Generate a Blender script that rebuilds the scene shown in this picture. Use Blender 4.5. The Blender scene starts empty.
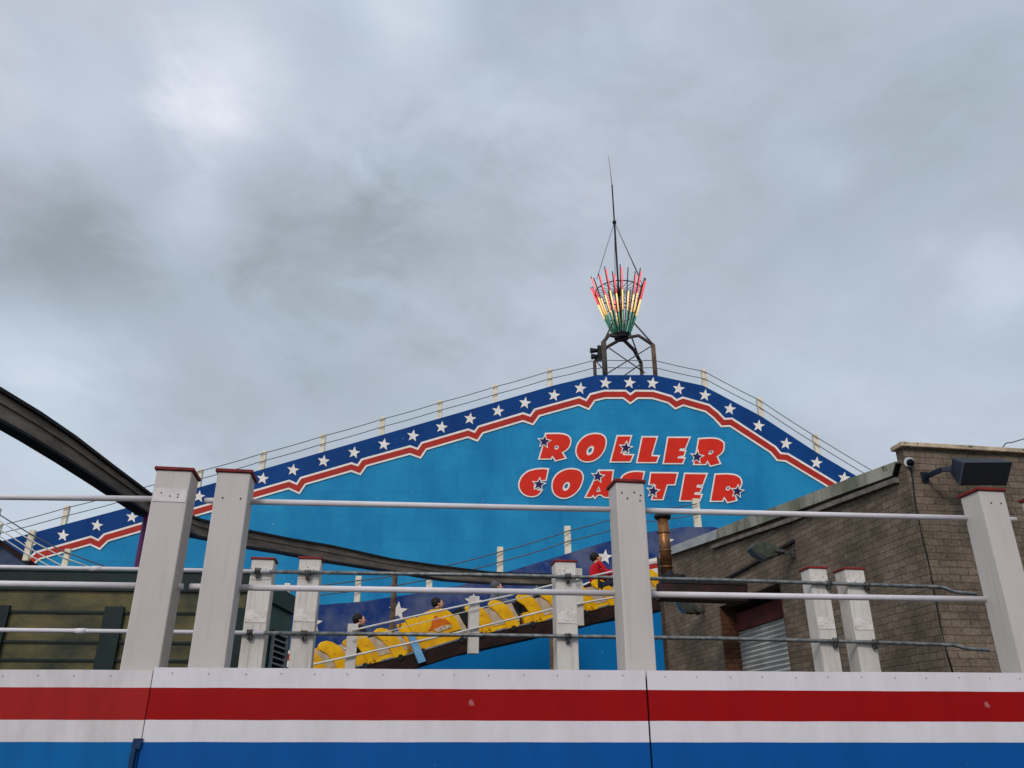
import bpy, bmesh, math, random
from mathutils import Vector, Matrix
from mathutils.geometry import tessellate_polygon
random.seed(7)
R = math.radians
sc = bpy.context.scene
COL = sc.collection

# ------------------------------------------------------------------ camera
F = 814.0
TH = math.atan(F / 1811.0)
EYE = Vector((0, 0, 1.6))
fwd = Vector((0, math.cos(TH), math.sin(TH)))
upv = Vector((0, -math.sin(TH), math.cos(TH)))
rgt = Vector((1, 0, 0))
cam = bpy.data.cameras.new('camera')
cam.sensor_fit = 'HORIZONTAL'; cam.sensor_width = 36.0; cam.lens = F / 1024 * 36
cam.clip_start = 0.05; cam.clip_end = 3000
camo = bpy.data.objects.new('camera', cam); COL.objects.link(camo)
camo.location = EYE; camo.rotation_euler = (math.pi / 2 + TH, 0, 0)
sc.camera = camo

def ray(px, py):
    return fwd + rgt * ((px - 512) / F) + upv * ((384 - py) / F)

class Plane:
    """vertical plane: origin point, horizontal direction at angle a from +X"""
    def __init__(s, o, a):
        s.o = Vector(o); s.u = Vector((math.cos(a), math.sin(a), 0)); s.n = Vector((-math.sin(a), math.cos(a), 0))
    def at(s, px, py, off=0.0):
        """off > 0: nearer to the camera side (against n)"""
        d = ray(px, py); o = s.o - s.n * off
        t = (o - EYE).dot(s.n) / d.dot(s.n)
        return EYE + d * t
    def tz(s, px, py, off=0.0):
        p = s.at(px, py, off); return ((p - s.o).dot(s.u), p.z)
    def pt(s, t, z, off=0.0):
        p = s.o + s.u * t - s.n * off; return Vector((p.x, p.y, z))

# ------------------------------------------------------------------ materials
def srgb(r, g, b):
    f = lambda c: (c / 255 / 12.92) if c / 255 <= 0.04045 else ((c / 255 + 0.055) / 1.055) ** 2.4
    return (f(r), f(g), f(b), 1)

def new_mat(name):
    m = bpy.data.materials.new(name); m.use_nodes = True
    nt = m.node_tree; b = nt.nodes['Principled BSDF']
    return m, nt, b

def N(nt, typ, **kw):
    n = nt.nodes.new(typ)
    for k, v in kw.items():
        if k.startswith('i_'):
            key = k[2:]
            n.inputs[int(key) if key.isdigit() else key].default_value = v
        else: setattr(n, k, v)
    return n

def paint(name, col, col2=None, scale=3.0, rough=0.5, metal=0.0, bump=0.15, bscale=40, lo=.4, hi=.65, spec=.2, stretch=(1, 1, 1), spots=None):
    """painted / weathered surface: base colour varied by two noises, optional chips"""
    m, nt, b = new_mat(name)
    L = nt.links.new
    tc = N(nt, 'ShaderNodeTexCoord'); mp = N(nt, 'ShaderNodeMapping'); mp.inputs['Scale'].default_value = stretch
    L(tc.outputs['Object'], mp.inputs['Vector'])
    if col2 is None: col2 = tuple(c * 0.72 for c in col[:3]) + (1,)
    n1 = N(nt, 'ShaderNodeTexNoise'); n1.inputs['Scale'].default_value = scale; n1.inputs['Detail'].default_value = 8; n1.inputs['Roughness'].default_value = .65
    L(mp.outputs[0], n1.inputs['Vector'])
    rp = N(nt, 'ShaderNodeValToRGB'); e = rp.color_ramp.elements
    e[0].position = lo; e[0].color = col2; e[1].position = hi; e[1].color = col
    L(n1.outputs['Fac'], rp.inputs['Fac'])
    out = rp.outputs['Color']
    if spots:
        n3 = N(nt, 'ShaderNodeTexNoise'); n3.inputs['Scale'].default_value = spots[1]; n3.inputs['Detail'].default_value = 5
        L(mp.outputs[0], n3.inputs['Vector'])
        r3 = N(nt, 'ShaderNodeValToRGB'); r3.color_ramp.elements[0].position = spots[2]; r3.color_ramp.elements[1].position = spots[2] + .03
        L(n3.outputs['Fac'], r3.inputs['Fac'])
        mx = N(nt, 'ShaderNodeMixRGB'); mx.inputs['Color2'].default_value = spots[0]
        L(r3.outputs['Color'], mx.inputs['Fac']); L(out, mx.inputs['Color1']); out = mx.outputs['Color']
    L(out, b.inputs['Base Color'])
    n2 = N(nt, 'ShaderNodeTexNoise'); n2.inputs['Scale'].default_value = bscale; n2.inputs['Detail'].default_value = 4
    L(tc.outputs['Object'], n2.inputs['Vector'])
    bp = N(nt, 'ShaderNodeBump'); bp.inputs['Strength'].default_value = bump; bp.inputs['Distance'].default_value = .01
    L(n2.outputs['Fac'], bp.inputs['Height']); L(bp.outputs[0], b.inputs['Normal'])
    mr = N(nt, 'ShaderNodeMapRange'); mr.inputs['To Min'].default_value = max(rough - .1, .05); mr.inputs['To Max'].default_value = min(rough + .15, 1)
    L(n1.outputs['Fac'], mr.inputs['Value']); L(mr.outputs[0], b.inputs['Roughness'])
    b.inputs['Metallic'].default_value = metal; b.inputs['Specular IOR Level'].default_value = spec
    return m

def weathered(name, col, dirt, amount=.5):
    """white paint with vertical drip streaks, soft blotches and a few chips"""
    m, nt, b = new_mat(name); L = nt.links.new
    tc = N(nt, 'ShaderNodeTexCoord')
    oi = N(nt, 'ShaderNodeObjectInfo'); ofs = N(nt, 'ShaderNodeVectorMath', operation='ADD'); L(tc.outputs['Object'], ofs.inputs[0])
    rn = N(nt, 'ShaderNodeVectorMath', operation='SCALE'); rn.inputs['Scale'].default_value = 1.0; L(oi.outputs['Location'], rn.inputs[0]); L(rn.outputs[0], ofs.inputs[1])
    def nz(st, sc_, det, lo, hi):
        mp = N(nt, 'ShaderNodeMapping'); mp.inputs['Scale'].default_value = st; L(ofs.outputs[0], mp.inputs[0])
        n = N(nt, 'ShaderNodeTexNoise'); n.inputs['Scale'].default_value = sc_; n.inputs['Detail'].default_value = det; n.inputs['Roughness'].default_value = .6; L(mp.outputs[0], n.inputs['Vector'])
        r_ = N(nt, 'ShaderNodeMapRange'); r_.inputs['From Min'].default_value = lo; r_.inputs['From Max'].default_value = hi; L(n.outputs['Fac'], r_.inputs['Value']); return r_.outputs[0], n
    a, _ = nz((1, 1, .06), 38, 3, .52, .80); c, _ = nz((1, 1, .5), 4, 8, .42, .75); d, dn = nz((1, 1, 1), 26, 6, .715, .735)
    def mix(f, c1, c2, k):
        ml = N(nt, 'ShaderNodeMath', operation='MULTIPLY'); ml.inputs[1].default_value = k; L(f, ml.inputs[0])
        mx = N(nt, 'ShaderNodeMixRGB'); L(ml.outputs[0], mx.inputs['Fac'])
        if isinstance(c1, tuple): mx.inputs['Color1'].default_value = c1
        else: L(c1, mx.inputs['Color1'])
        mx.inputs['Color2'].default_value = c2; return mx.outputs[0]
    o = mix(c, col, dirt, amount * .55); o = mix(a, o, dirt, amount * .7); o = mix(d, o, tuple(x * .45 for x in dirt[:3]) + (1,), .8)
    L(o, b.inputs['Base Color']); b.inputs['Roughness'].default_value = .6; b.inputs['Specular IOR Level'].default_value = .2
    n2 = N(nt, 'ShaderNodeTexNoise'); n2.inputs['Scale'].default_value = 35; n2.inputs['Detail'].default_value = 5; L(tc.outputs['Object'], n2.inputs['Vector'])
    bp = N(nt, 'ShaderNodeBump'); bp.inputs['Strength'].default_value = .25; bp.inputs['Distance'].default_value = .004
    L(n2.outputs['Fac'], bp.inputs['Height']); L(bp.outputs[0], b.inputs['Normal'])
    return m

def board_paint(name, col, col2, bw, bh, line=.8):
    """painted boarding: faint sheet joints from UVs in metres plus grime"""
    m, nt, b = new_mat(name); L = nt.links.new
    uv = N(nt, 'ShaderNodeUVMap')
    br = N(nt, 'ShaderNodeTexBrick'); br.offset = .5
    br.inputs['Scale'].default_value = 1; br.inputs['Brick Width'].default_value = bw; br.inputs['Row Height'].default_value = bh
    br.inputs['Mortar Size'].default_value = .035; br.inputs['Mortar Smooth'].default_value = .6
    br.inputs['Color1'].default_value = (1, 1, 1, 1); br.inputs['Color2'].default_value = (.9, .91, .93, 1)
    br.inputs['Mortar'].default_value = (line, line, line, 1)
    L(uv.outputs[0], br.inputs['Vector'])
    n1 = N(nt, 'ShaderNodeTexNoise'); n1.inputs['Scale'].default_value = .35; n1.inputs['Detail'].default_value = 9; n1.inputs['Roughness'].default_value = .6
    mp = N(nt, 'ShaderNodeMapping'); mp.inputs['Scale'].default_value = (1.4, .7, 1)
    L(uv.outputs[0], mp.inputs[0]); L(mp.outputs[0], n1.inputs['Vector'])
    rp = N(nt, 'ShaderNodeValToRGB'); e = rp.color_ramp.elements
    e[0].position = .35; e[0].color = col2; e[1].position = .62; e[1].color = col
    L(n1.outputs['Fac'], rp.inputs['Fac'])
    mx = N(nt, 'ShaderNodeMixRGB', blend_type='MULTIPLY'); mx.inputs['Fac'].default_value = 1
    L(rp.outputs[0], mx.inputs['Color1']); L(br.outputs['Color'], mx.inputs['Color2'])
    n3 = N(nt, 'ShaderNodeTexNoise'); n3.inputs['Scale'].default_value = 5; n3.inputs['Detail'].default_value = 6
    L(uv.outputs[0], n3.inputs['Vector'])
    r3 = N(nt, 'ShaderNodeValToRGB'); r3.color_ramp.elements[0].position = .70; r3.color_ramp.elements[1].position = .74
    L(n3.outputs['Fac'], r3.inputs['Fac'])
    m2 = N(nt, 'ShaderNodeMixRGB'); m2.inputs['Color2'].default_value = srgb(120, 170, 200)
    ml = N(nt, 'ShaderNodeMath', operation='MULTIPLY'); ml.inputs[1].default_value = .5
    L(r3.outputs[0], ml.inputs[0]); L(ml.outputs[0], m2.inputs['Fac']); L(mx.outputs[0], m2.inputs['Color1'])
    L(m2.outputs[0], b.inputs['Base Color']); b.inputs['Roughness'].default_value = .65
    b.inputs['Specular IOR Level'].default_value = .12
    return m

def brick_mat(name, c1, c2, mortar, bw=.225, bh=.08):
    m, nt, b = new_mat(name); L = nt.links.new
    uv = N(nt, 'ShaderNodeUVMap')
    nw = N(nt, 'ShaderNodeTexNoise'); nw.inputs['Scale'].default_value = 6; nw.inputs['Detail'].default_value = 3
    L(uv.outputs[0], nw.inputs['Vector'])
    ad = N(nt, 'ShaderNodeMixRGB', blend_type='LINEAR_LIGHT'); ad.inputs['Fac'].default_value = .012
    L(uv.outputs[0], ad.inputs['Color1']); L(nw.outputs['Color'], ad.inputs['Color2'])
    br = N(nt, 'ShaderNodeTexBrick'); br.offset = .5
    br.inputs['Scale'].default_value = 1; br.inputs['Brick Width'].default_value = bw; br.inputs['Row Height'].default_value = bh
    br.inputs['Mortar Size'].default_value = .006; br.inputs['Mortar Smooth'].default_value = .4; br.inputs['Bias'].default_value = -.1
    br.inputs['Color1'].default_value = c1; br.inputs['Color2'].default_value = c2; br.inputs['Mortar'].default_value = mortar
    L(ad.outputs[0], br.inputs['Vector'])
    n1 = N(nt, 'ShaderNodeTexNoise'); n1.inputs['Scale'].default_value = 1.1; n1.inputs['Detail'].default_value = 9; n1.inputs['Roughness'].default_value = .7
    L(uv.outputs[0], n1.inputs['Vector'])
    rp = N(nt, 'ShaderNodeValToRGB'); e = rp.color_ramp.elements
    e[0].position = .33; e[0].color = (.5, .49, .47, 1); e[1].position = .68; e[1].color = (1.15, 1.12, 1.08, 1)
    L(n1.outputs['Fac'], rp.inputs['Fac'])
    mx = N(nt, 'ShaderNodeMixRGB', blend_type='MULTIPLY'); mx.inputs['Fac'].default_value = 1
    L(br.outputs['Color'], mx.inputs['Color1']); L(rp.outputs[0], mx.inputs['Color2'])
    n2 = N(nt, 'ShaderNodeTexNoise'); n2.inputs['Scale'].default_value = 28; n2.inputs['Detail'].default_value = 6
    L(uv.outputs[0], n2.inputs['Vector'])
    r2 = N(nt, 'ShaderNodeValToRGB'); e = r2.color_ramp.elements
    e[0].position = .3; e[0].color = (.7, .7, .7, 1); e[1].position = .7; e[1].color = (1.2, 1.2, 1.2, 1)
    L(n2.outputs['Fac'], r2.inputs['Fac'])
    m3 = N(nt, 'ShaderNodeMixRGB', blend_type='MULTIPLY'); m3.inputs['Fac'].default_value = 1
    L(mx.outputs[0], m3.inputs['Color1']); L(r2.outputs[0], m3.inputs['Color2'])
    L(m3.outputs[0], b.inputs['Base Color']); b.inputs['Roughness'].default_value = .9; b.inputs['Specular IOR Level'].default_value = .15
    sm = N(nt, 'ShaderNodeMath', operation='MULTIPLY_ADD'); sm.inputs[1].default_value = -1; 
    L(br.outputs['Fac'], sm.inputs[0]); 
    s2 = N(nt, 'ShaderNodeMath', operation='MULTIPLY'); s2.inputs[1].default_value = .6; L(n2.outputs['Fac'], s2.inputs[0]); L(s2.outputs[0], sm.inputs[2])
    bp = N(nt, 'ShaderNodeBump'); bp.inputs['Strength'].default_value = .4; bp.inputs['Distance'].default_value = .006
    L(sm.outputs[0], bp.inputs['Height']); L(bp.outputs[0], b.inputs['Normal'])
    return m

def stripe_mat(name, red, blue, white, grime):
    """horizontal painted stripes by height above the thing's base, with streaky grime"""
    m, nt, b = new_mat(name); L = nt.links.new
    tc = N(nt, 'ShaderNodeTexCoord'); sp = N(nt, 'ShaderNodeSeparateXYZ'); L(tc.outputs['Object'], sp.inputs[0])
    mr = N(nt, 'ShaderNodeMapRange'); mr.inputs['From Min'].default_value = 0; mr.inputs['From Max'].default_value = 2.0
    rp = N(nt, 'ShaderNodeValToRGB'); cr = rp.color_ramp; cr.interpolation = 'CONSTANT'
    nw_ = N(nt, 'ShaderNodeTexNoise'); nw_.inputs['Scale'].default_value = 3; nw_.inputs['Detail'].default_value = 6; L(tc.outputs['Object'], nw_.inputs['Vector'])
    wob = N(nt, 'ShaderNodeMath', operation='MULTIPLY_ADD'); wob.inputs[1].default_value = .006; L(nw_.outputs['Fac'], wob.inputs[0]); L(sp.outputs['Z'], wob.inputs[2])
    wo2 = N(nt, 'ShaderNodeMath', operation='SUBTRACT'); wo2.inputs[1].default_value = .003; L(wob.outputs[0], wo2.inputs[0]); L(wo2.outputs[0], mr.inputs['Value'])
    cr.elements[0].position = 0; cr.elements[0].color = blue
    for z, c in ((1.630, white), (1.723, red), (1.861, white)):
        e = cr.elements.new(z / 2.0); e.color = c
    cr.elements.remove(cr.elements[-1]) if cr.elements[-1].position > .99 else None
    L(mr.outputs[0], rp.inputs['Fac'])
    mp = N(nt, 'ShaderNodeMapping'); mp.inputs['Scale'].default_value = (3, 3, .9); L(tc.outputs['Object'], mp.inputs[0])
    n1 = N(nt, 'ShaderNodeTexNoise'); n1.inputs['Scale'].default_value = 2.2; n1.inputs['Detail'].default_value = 9; n1.inputs['Roughness'].default_value = .7
    L(mp.outputs[0], n1.inputs['Vector'])
    r2 = N(nt, 'ShaderNodeValToRGB'); e = r2.color_ramp.elements
    e[0].position = .35; e[0].color = (grime, grime, grime * .98, 1); e[1].position = .6; e[1].color = (1, 1, 1, 1)
    L(n1.outputs['Fac'], r2.inputs['Fac'])
    mx = N(nt, 'ShaderNodeMixRGB', blend_type='MULTIPLY'); mx.inputs['Fac'].default_value = 1
    L(rp.outputs[0], mx.inputs['Color1']); L(r2.outputs[0], mx.inputs['Color2'])
    n3 = N(nt, 'ShaderNodeTexNoise'); n3.inputs['Scale'].default_value = 14; n3.inputs['Detail'].default_value = 5
    L(tc.outputs['Object'], n3.inputs['Vector'])
    r3 = N(nt, 'ShaderNodeValToRGB'); r3.color_ramp.elements[0].position = .72; r3.color_ramp.elements[1].position = .76
    L(n3.outputs['Fac'], r3.inputs['Fac'])
    ml = N(nt, 'ShaderNodeMath', operation='MULTIPLY'); ml.inputs[1].default_value = .35; L(r3.outputs[0], ml.inputs[0])
    m2 = N(nt, 'ShaderNodeMixRGB'); m2.inputs['Color2'].default_value = srgb(190, 150, 150)
    L(ml.outputs[0], m2.inputs['Fac']); L(mx.outputs[0], m2.inputs['Color1'])
    L(m2.outputs[0], b.inputs['Base Color']); b.inputs['Roughness'].default_value = .45; b.inputs['Specular IOR Level'].default_value = .12
    nb = N(nt, 'ShaderNodeTexNoise'); nb.inputs['Scale'].default_value = 2.5; L(tc.outputs['Object'], nb.inputs['Vector'])
    bp = N(nt, 'ShaderNodeBump'); bp.inputs['Strength'].default_value = .25; bp.inputs['Distance'].default_value = .03
    L(nb.outputs['Fac'], bp.inputs['Height']); L(bp.outputs[0], b.inputs['Normal'])
    return m

def lamp_mat(name, col, s):
    m, nt, b = new_mat(name)
    b.inputs['Base Color'].default_value = col; b.inputs['Emission Color'].default_value = col; b.inputs['Emission Strength'].default_value = s
    return m

M = {}
M['post'] = weathered('post_paint', srgb(190, 181, 174), srgb(138, 127, 118), .36)
M['post_old'] = weathered('old_post_paint', srgb(204, 196, 186), srgb(128, 114, 98), .75)
M['cap'] = paint('cap_red', srgb(132, 40, 36), srgb(100, 32, 30), scale=12, rough=.6)
M['rail'] = paint('rail_paint', srgb(212, 206, 208), srgb(200, 193, 194), scale=5, rough=.4, bump=.01)
M['galv'] = paint('galvanised', srgb(138, 140, 138), srgb(92, 94, 92), scale=18, rough=.5, metal=.6)
M['fitting'] = paint('pipe_fitting', srgb(95, 95, 92), srgb(60, 58, 55), scale=25, rough=.6, metal=.5)
M['screw'] = paint('screw', srgb(168, 158, 160), rough=.6)
M['hole'] = paint('bolt_hole', srgb(55, 50, 48), rough=.9)
M['patch'] = paint('patch_paint', srgb(220, 211, 203), srgb(196, 186, 176), scale=16, rough=.7, bump=.5, spots=(srgb(120, 108, 95), 45, .62))
M['patch_clean'] = paint('patch_clean', srgb(216, 206, 203), srgb(198, 188, 185), scale=9, rough=.6)
M['stripeA'] = stripe_mat('striped_paint_faded', srgb(154, 26, 24), srgb(2, 94, 156), srgb(208, 199, 198), .78)
M['stripeB'] = stripe_mat('striped_paint', srgb(146, 2, 4), srgb(0, 78, 146), srgb(212, 204, 207), .88)
M['joint'] = paint('joint_shadow_strip', srgb(45, 42, 48), rough=.8)
M['blue'] = board_paint('hoarding_blue', srgb(34, 136, 178), srgb(20, 116, 164), 2.44, 1.22, .86)
M['blue2'] = board_paint('hill_blue', srgb(0, 106, 162), srgb(0, 94, 148), 2.44, 1.22, .92)
M['navy'] = board_paint('band_navy', srgb(4, 62, 122), srgb(4, 52, 108), 2.44, 3.0, .9)
M['navy2'] = paint('band_navy_worn', srgb(12, 48, 108), srgb(84, 92, 120), scale=.8, rough=.6, lo=.36, hi=.56, bump=.05)
M['white'] = paint('mural_white', srgb(236, 228, 218), srgb(220, 210, 198), scale=3, rough=.6, bump=.02)
M['red'] = paint('mural_red', srgb(176, 38, 24), srgb(158, 34, 22), scale=2, rough=.55, bump=.02)
M['letter'] = paint('letter_red', srgb(214, 36, 6), srgb(200, 32, 8), scale=2, rough=.5, bump=.02)
M['starnavy'] = paint('star_navy', srgb(30, 26, 84), srgb(26, 22, 70), scale=3, rough=.5)
M['cream'] = paint('cream_post', srgb(232, 220, 196), srgb(205, 192, 165), scale=6, rough=.6, stretch=(1, 1, .5))
M['cable'] = paint('cable_dark', srgb(96, 92, 96), rough=.6)
M['cable_lt'] = paint('cable_brown', srgb(88, 96, 104), rough=.6)
M['cable_w'] = paint('cable_white', srgb(215, 212, 205), rough=.5)
M['girder'] = paint('girder_brown', srgb(128, 114, 100), srgb(84, 76, 68), scale=3, rough=.65, bump=.2, stretch=(.4, .4, 1.5))
M['girder_dk'] = paint('girder_dark', srgb(38, 35, 36), srgb(24, 22, 24), scale=4, rough=.6)
M['purple'] = paint('purple_steel', srgb(88, 30, 84), srgb(66, 22, 62), scale=4, rough=.5)
M['brick'] = brick_mat('brown_brick', srgb(130, 116, 101), srgb(108, 95, 81), srgb(88, 77, 66))
M['brick_red'] = brick_mat('red_brown_brick', srgb(120, 84, 62), srgb(96, 64, 48), srgb(60, 46, 38))
M['concrete'] = paint('mossy_concrete', srgb(164, 160, 146), srgb(108, 110, 92), scale=2.2, rough=.9, bump=.5, stretch=(1, 1, .35), spots=(srgb(96, 98, 70), 7, .62))
M['flash'] = paint('pale_flashing', srgb(176, 178, 176), srgb(148, 150, 148), scale=4, rough=.5)
M['gutter'] = paint('gutter_board', srgb(128, 120, 110), srgb(92, 84, 76), scale=5, rough=.8)
M['coping'] = paint('coping_stone', srgb(210, 186, 160), srgb(160, 142, 118), scale=5, rough=.85, spots=(srgb(92, 92, 60), 12, .62))
M['shutter'] = paint('shutter_steel', srgb(172, 172, 166), srgb(148, 148, 143), scale=2, rough=.6, metal=0.0)
M['maroon'] = paint('maroon_steel', srgb(96, 44, 40), srgb(70, 34, 32), scale=4, rough=.7)
M['duct'] = paint('duct_brown', srgb(58, 34, 30), srgb(36, 24, 22), scale=4, rough=.6)
M['copper'] = paint('flue_copper', srgb(150, 104, 66), srgb(104, 72, 48), scale=6, rough=.35, metal=.7)
M['dark'] = paint('dark_metal', srgb(40, 40, 42), srgb(26, 26, 28), scale=8, rough=.6)
M['speaker'] = paint('speaker_case', srgb(30, 38, 52), srgb(22, 28, 40), scale=6, rough=.5)
M['grille'] = paint('speaker_grille', srgb(8, 8, 11), srgb(4, 4, 6), scale=60, rough=.8, bump=.6, bscale=200)
M['flood'] = paint('floodlight_body', srgb(78, 82, 70), srgb(56, 58, 50), scale=8, rough=.5)
M['glass'] = paint('lamp_glass', srgb(86, 104, 110), srgb(60, 74, 80), scale=5, rough=.12, spec=.8)
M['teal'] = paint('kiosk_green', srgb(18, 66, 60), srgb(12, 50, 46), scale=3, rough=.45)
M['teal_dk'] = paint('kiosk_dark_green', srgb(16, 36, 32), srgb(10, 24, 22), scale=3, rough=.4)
M['olive'] = paint('kiosk_boards', srgb(104, 92, 54), srgb(40, 44, 30), scale=1.3, rough=.35, lo=.38, hi=.66, stretch=(1, 1, 1.6), bump=.1)
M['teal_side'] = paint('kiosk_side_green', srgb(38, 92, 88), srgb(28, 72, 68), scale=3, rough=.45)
M['louvre'] = paint('louvre_grey', srgb(130, 136, 136), srgb(104, 110, 110), scale=8, rough=.5)
M['yellow'] = paint('car_yellow', srgb(240, 184, 6), srgb(214, 152, 4), scale=3.5, rough=.35, bump=.05, spots=(srgb(130, 84, 14), 6, .66))
M['orange'] = paint('car_orange', srgb(214, 112, 20), srgb(190, 84, 20), scale=6, rough=.4)
M['beige'] = paint('car_beige', srgb(196, 176, 150), srgb(164, 142, 116), scale=4, rough=.6)
M['under'] = paint('track_brown', srgb(54, 32, 26), srgb(34, 22, 20), scale=4, rough=.8)
M['ltblue'] = paint('panel_light_blue', srgb(120, 172, 210), srgb(96, 150, 190), scale=5, rough=.5)
M['seat'] = paint('seat_black', srgb(34, 32, 34), srgb(24, 22, 24), scale=6, rough=.7)
M['skin'] = paint('skin', srgb(214, 160, 134), srgb(200, 146, 120), scale=6, rough=.6, bump=.03)
M['hair'] = paint('hair_dark', srgb(38, 28, 26), srgb(24, 18, 18), scale=30, rough=.6, stretch=(1, 1, .2))
M['hair_grey'] = paint('hair_grey', srgb(92, 90, 96), srgb(70, 68, 72), scale=30, rough=.6)
for k, c in (('jacket_black', (30, 30, 38)), ('jacket_red', (196, 22, 36)), ('jacket_grey', (98, 104, 120)), ('jacket_navy', (26, 34, 46)), ('trousers', (40, 44, 60))):
    M[k] = paint(k, srgb(*c), tuple(x * .75 for x in srgb(*c)[:3]) + (1,), scale=7, rough=.85, bump=.3, bscale=20)
M['rust'] = paint('rusty_steel', srgb(122, 98, 74), srgb(74, 58, 46), scale=5, rough=.75)
M['tower'] = paint('tower_steel', srgb(86, 76, 68), srgb(56, 48, 44), scale=5, rough=.7)
M['neon_r'] = lamp_mat('tube_red', srgb(248, 96, 100), .7)
M['neon_y'] = lamp_mat('tube_yellow', srgb(250, 205, 130), .8)
M['neon_g'] = lamp_mat('tube_green', srgb(70, 138, 112), .25)
M['asphalt'] = paint('asphalt', srgb(72, 71, 70), srgb(54, 53, 53), scale=1.2, rough=.9, bump=.5, bscale=80)
M['roof'] = paint('roof_felt', srgb(70, 70, 72), srgb(52, 52, 54), scale=2, rough=.9)
M['chev'] = paint('slope_face', srgb(70, 82, 104), srgb(54, 62, 84), scale=1.5, rough=.7)
M['white_metal'] = paint('white_plastic', srgb(220, 222, 225), rough=.4)

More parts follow.
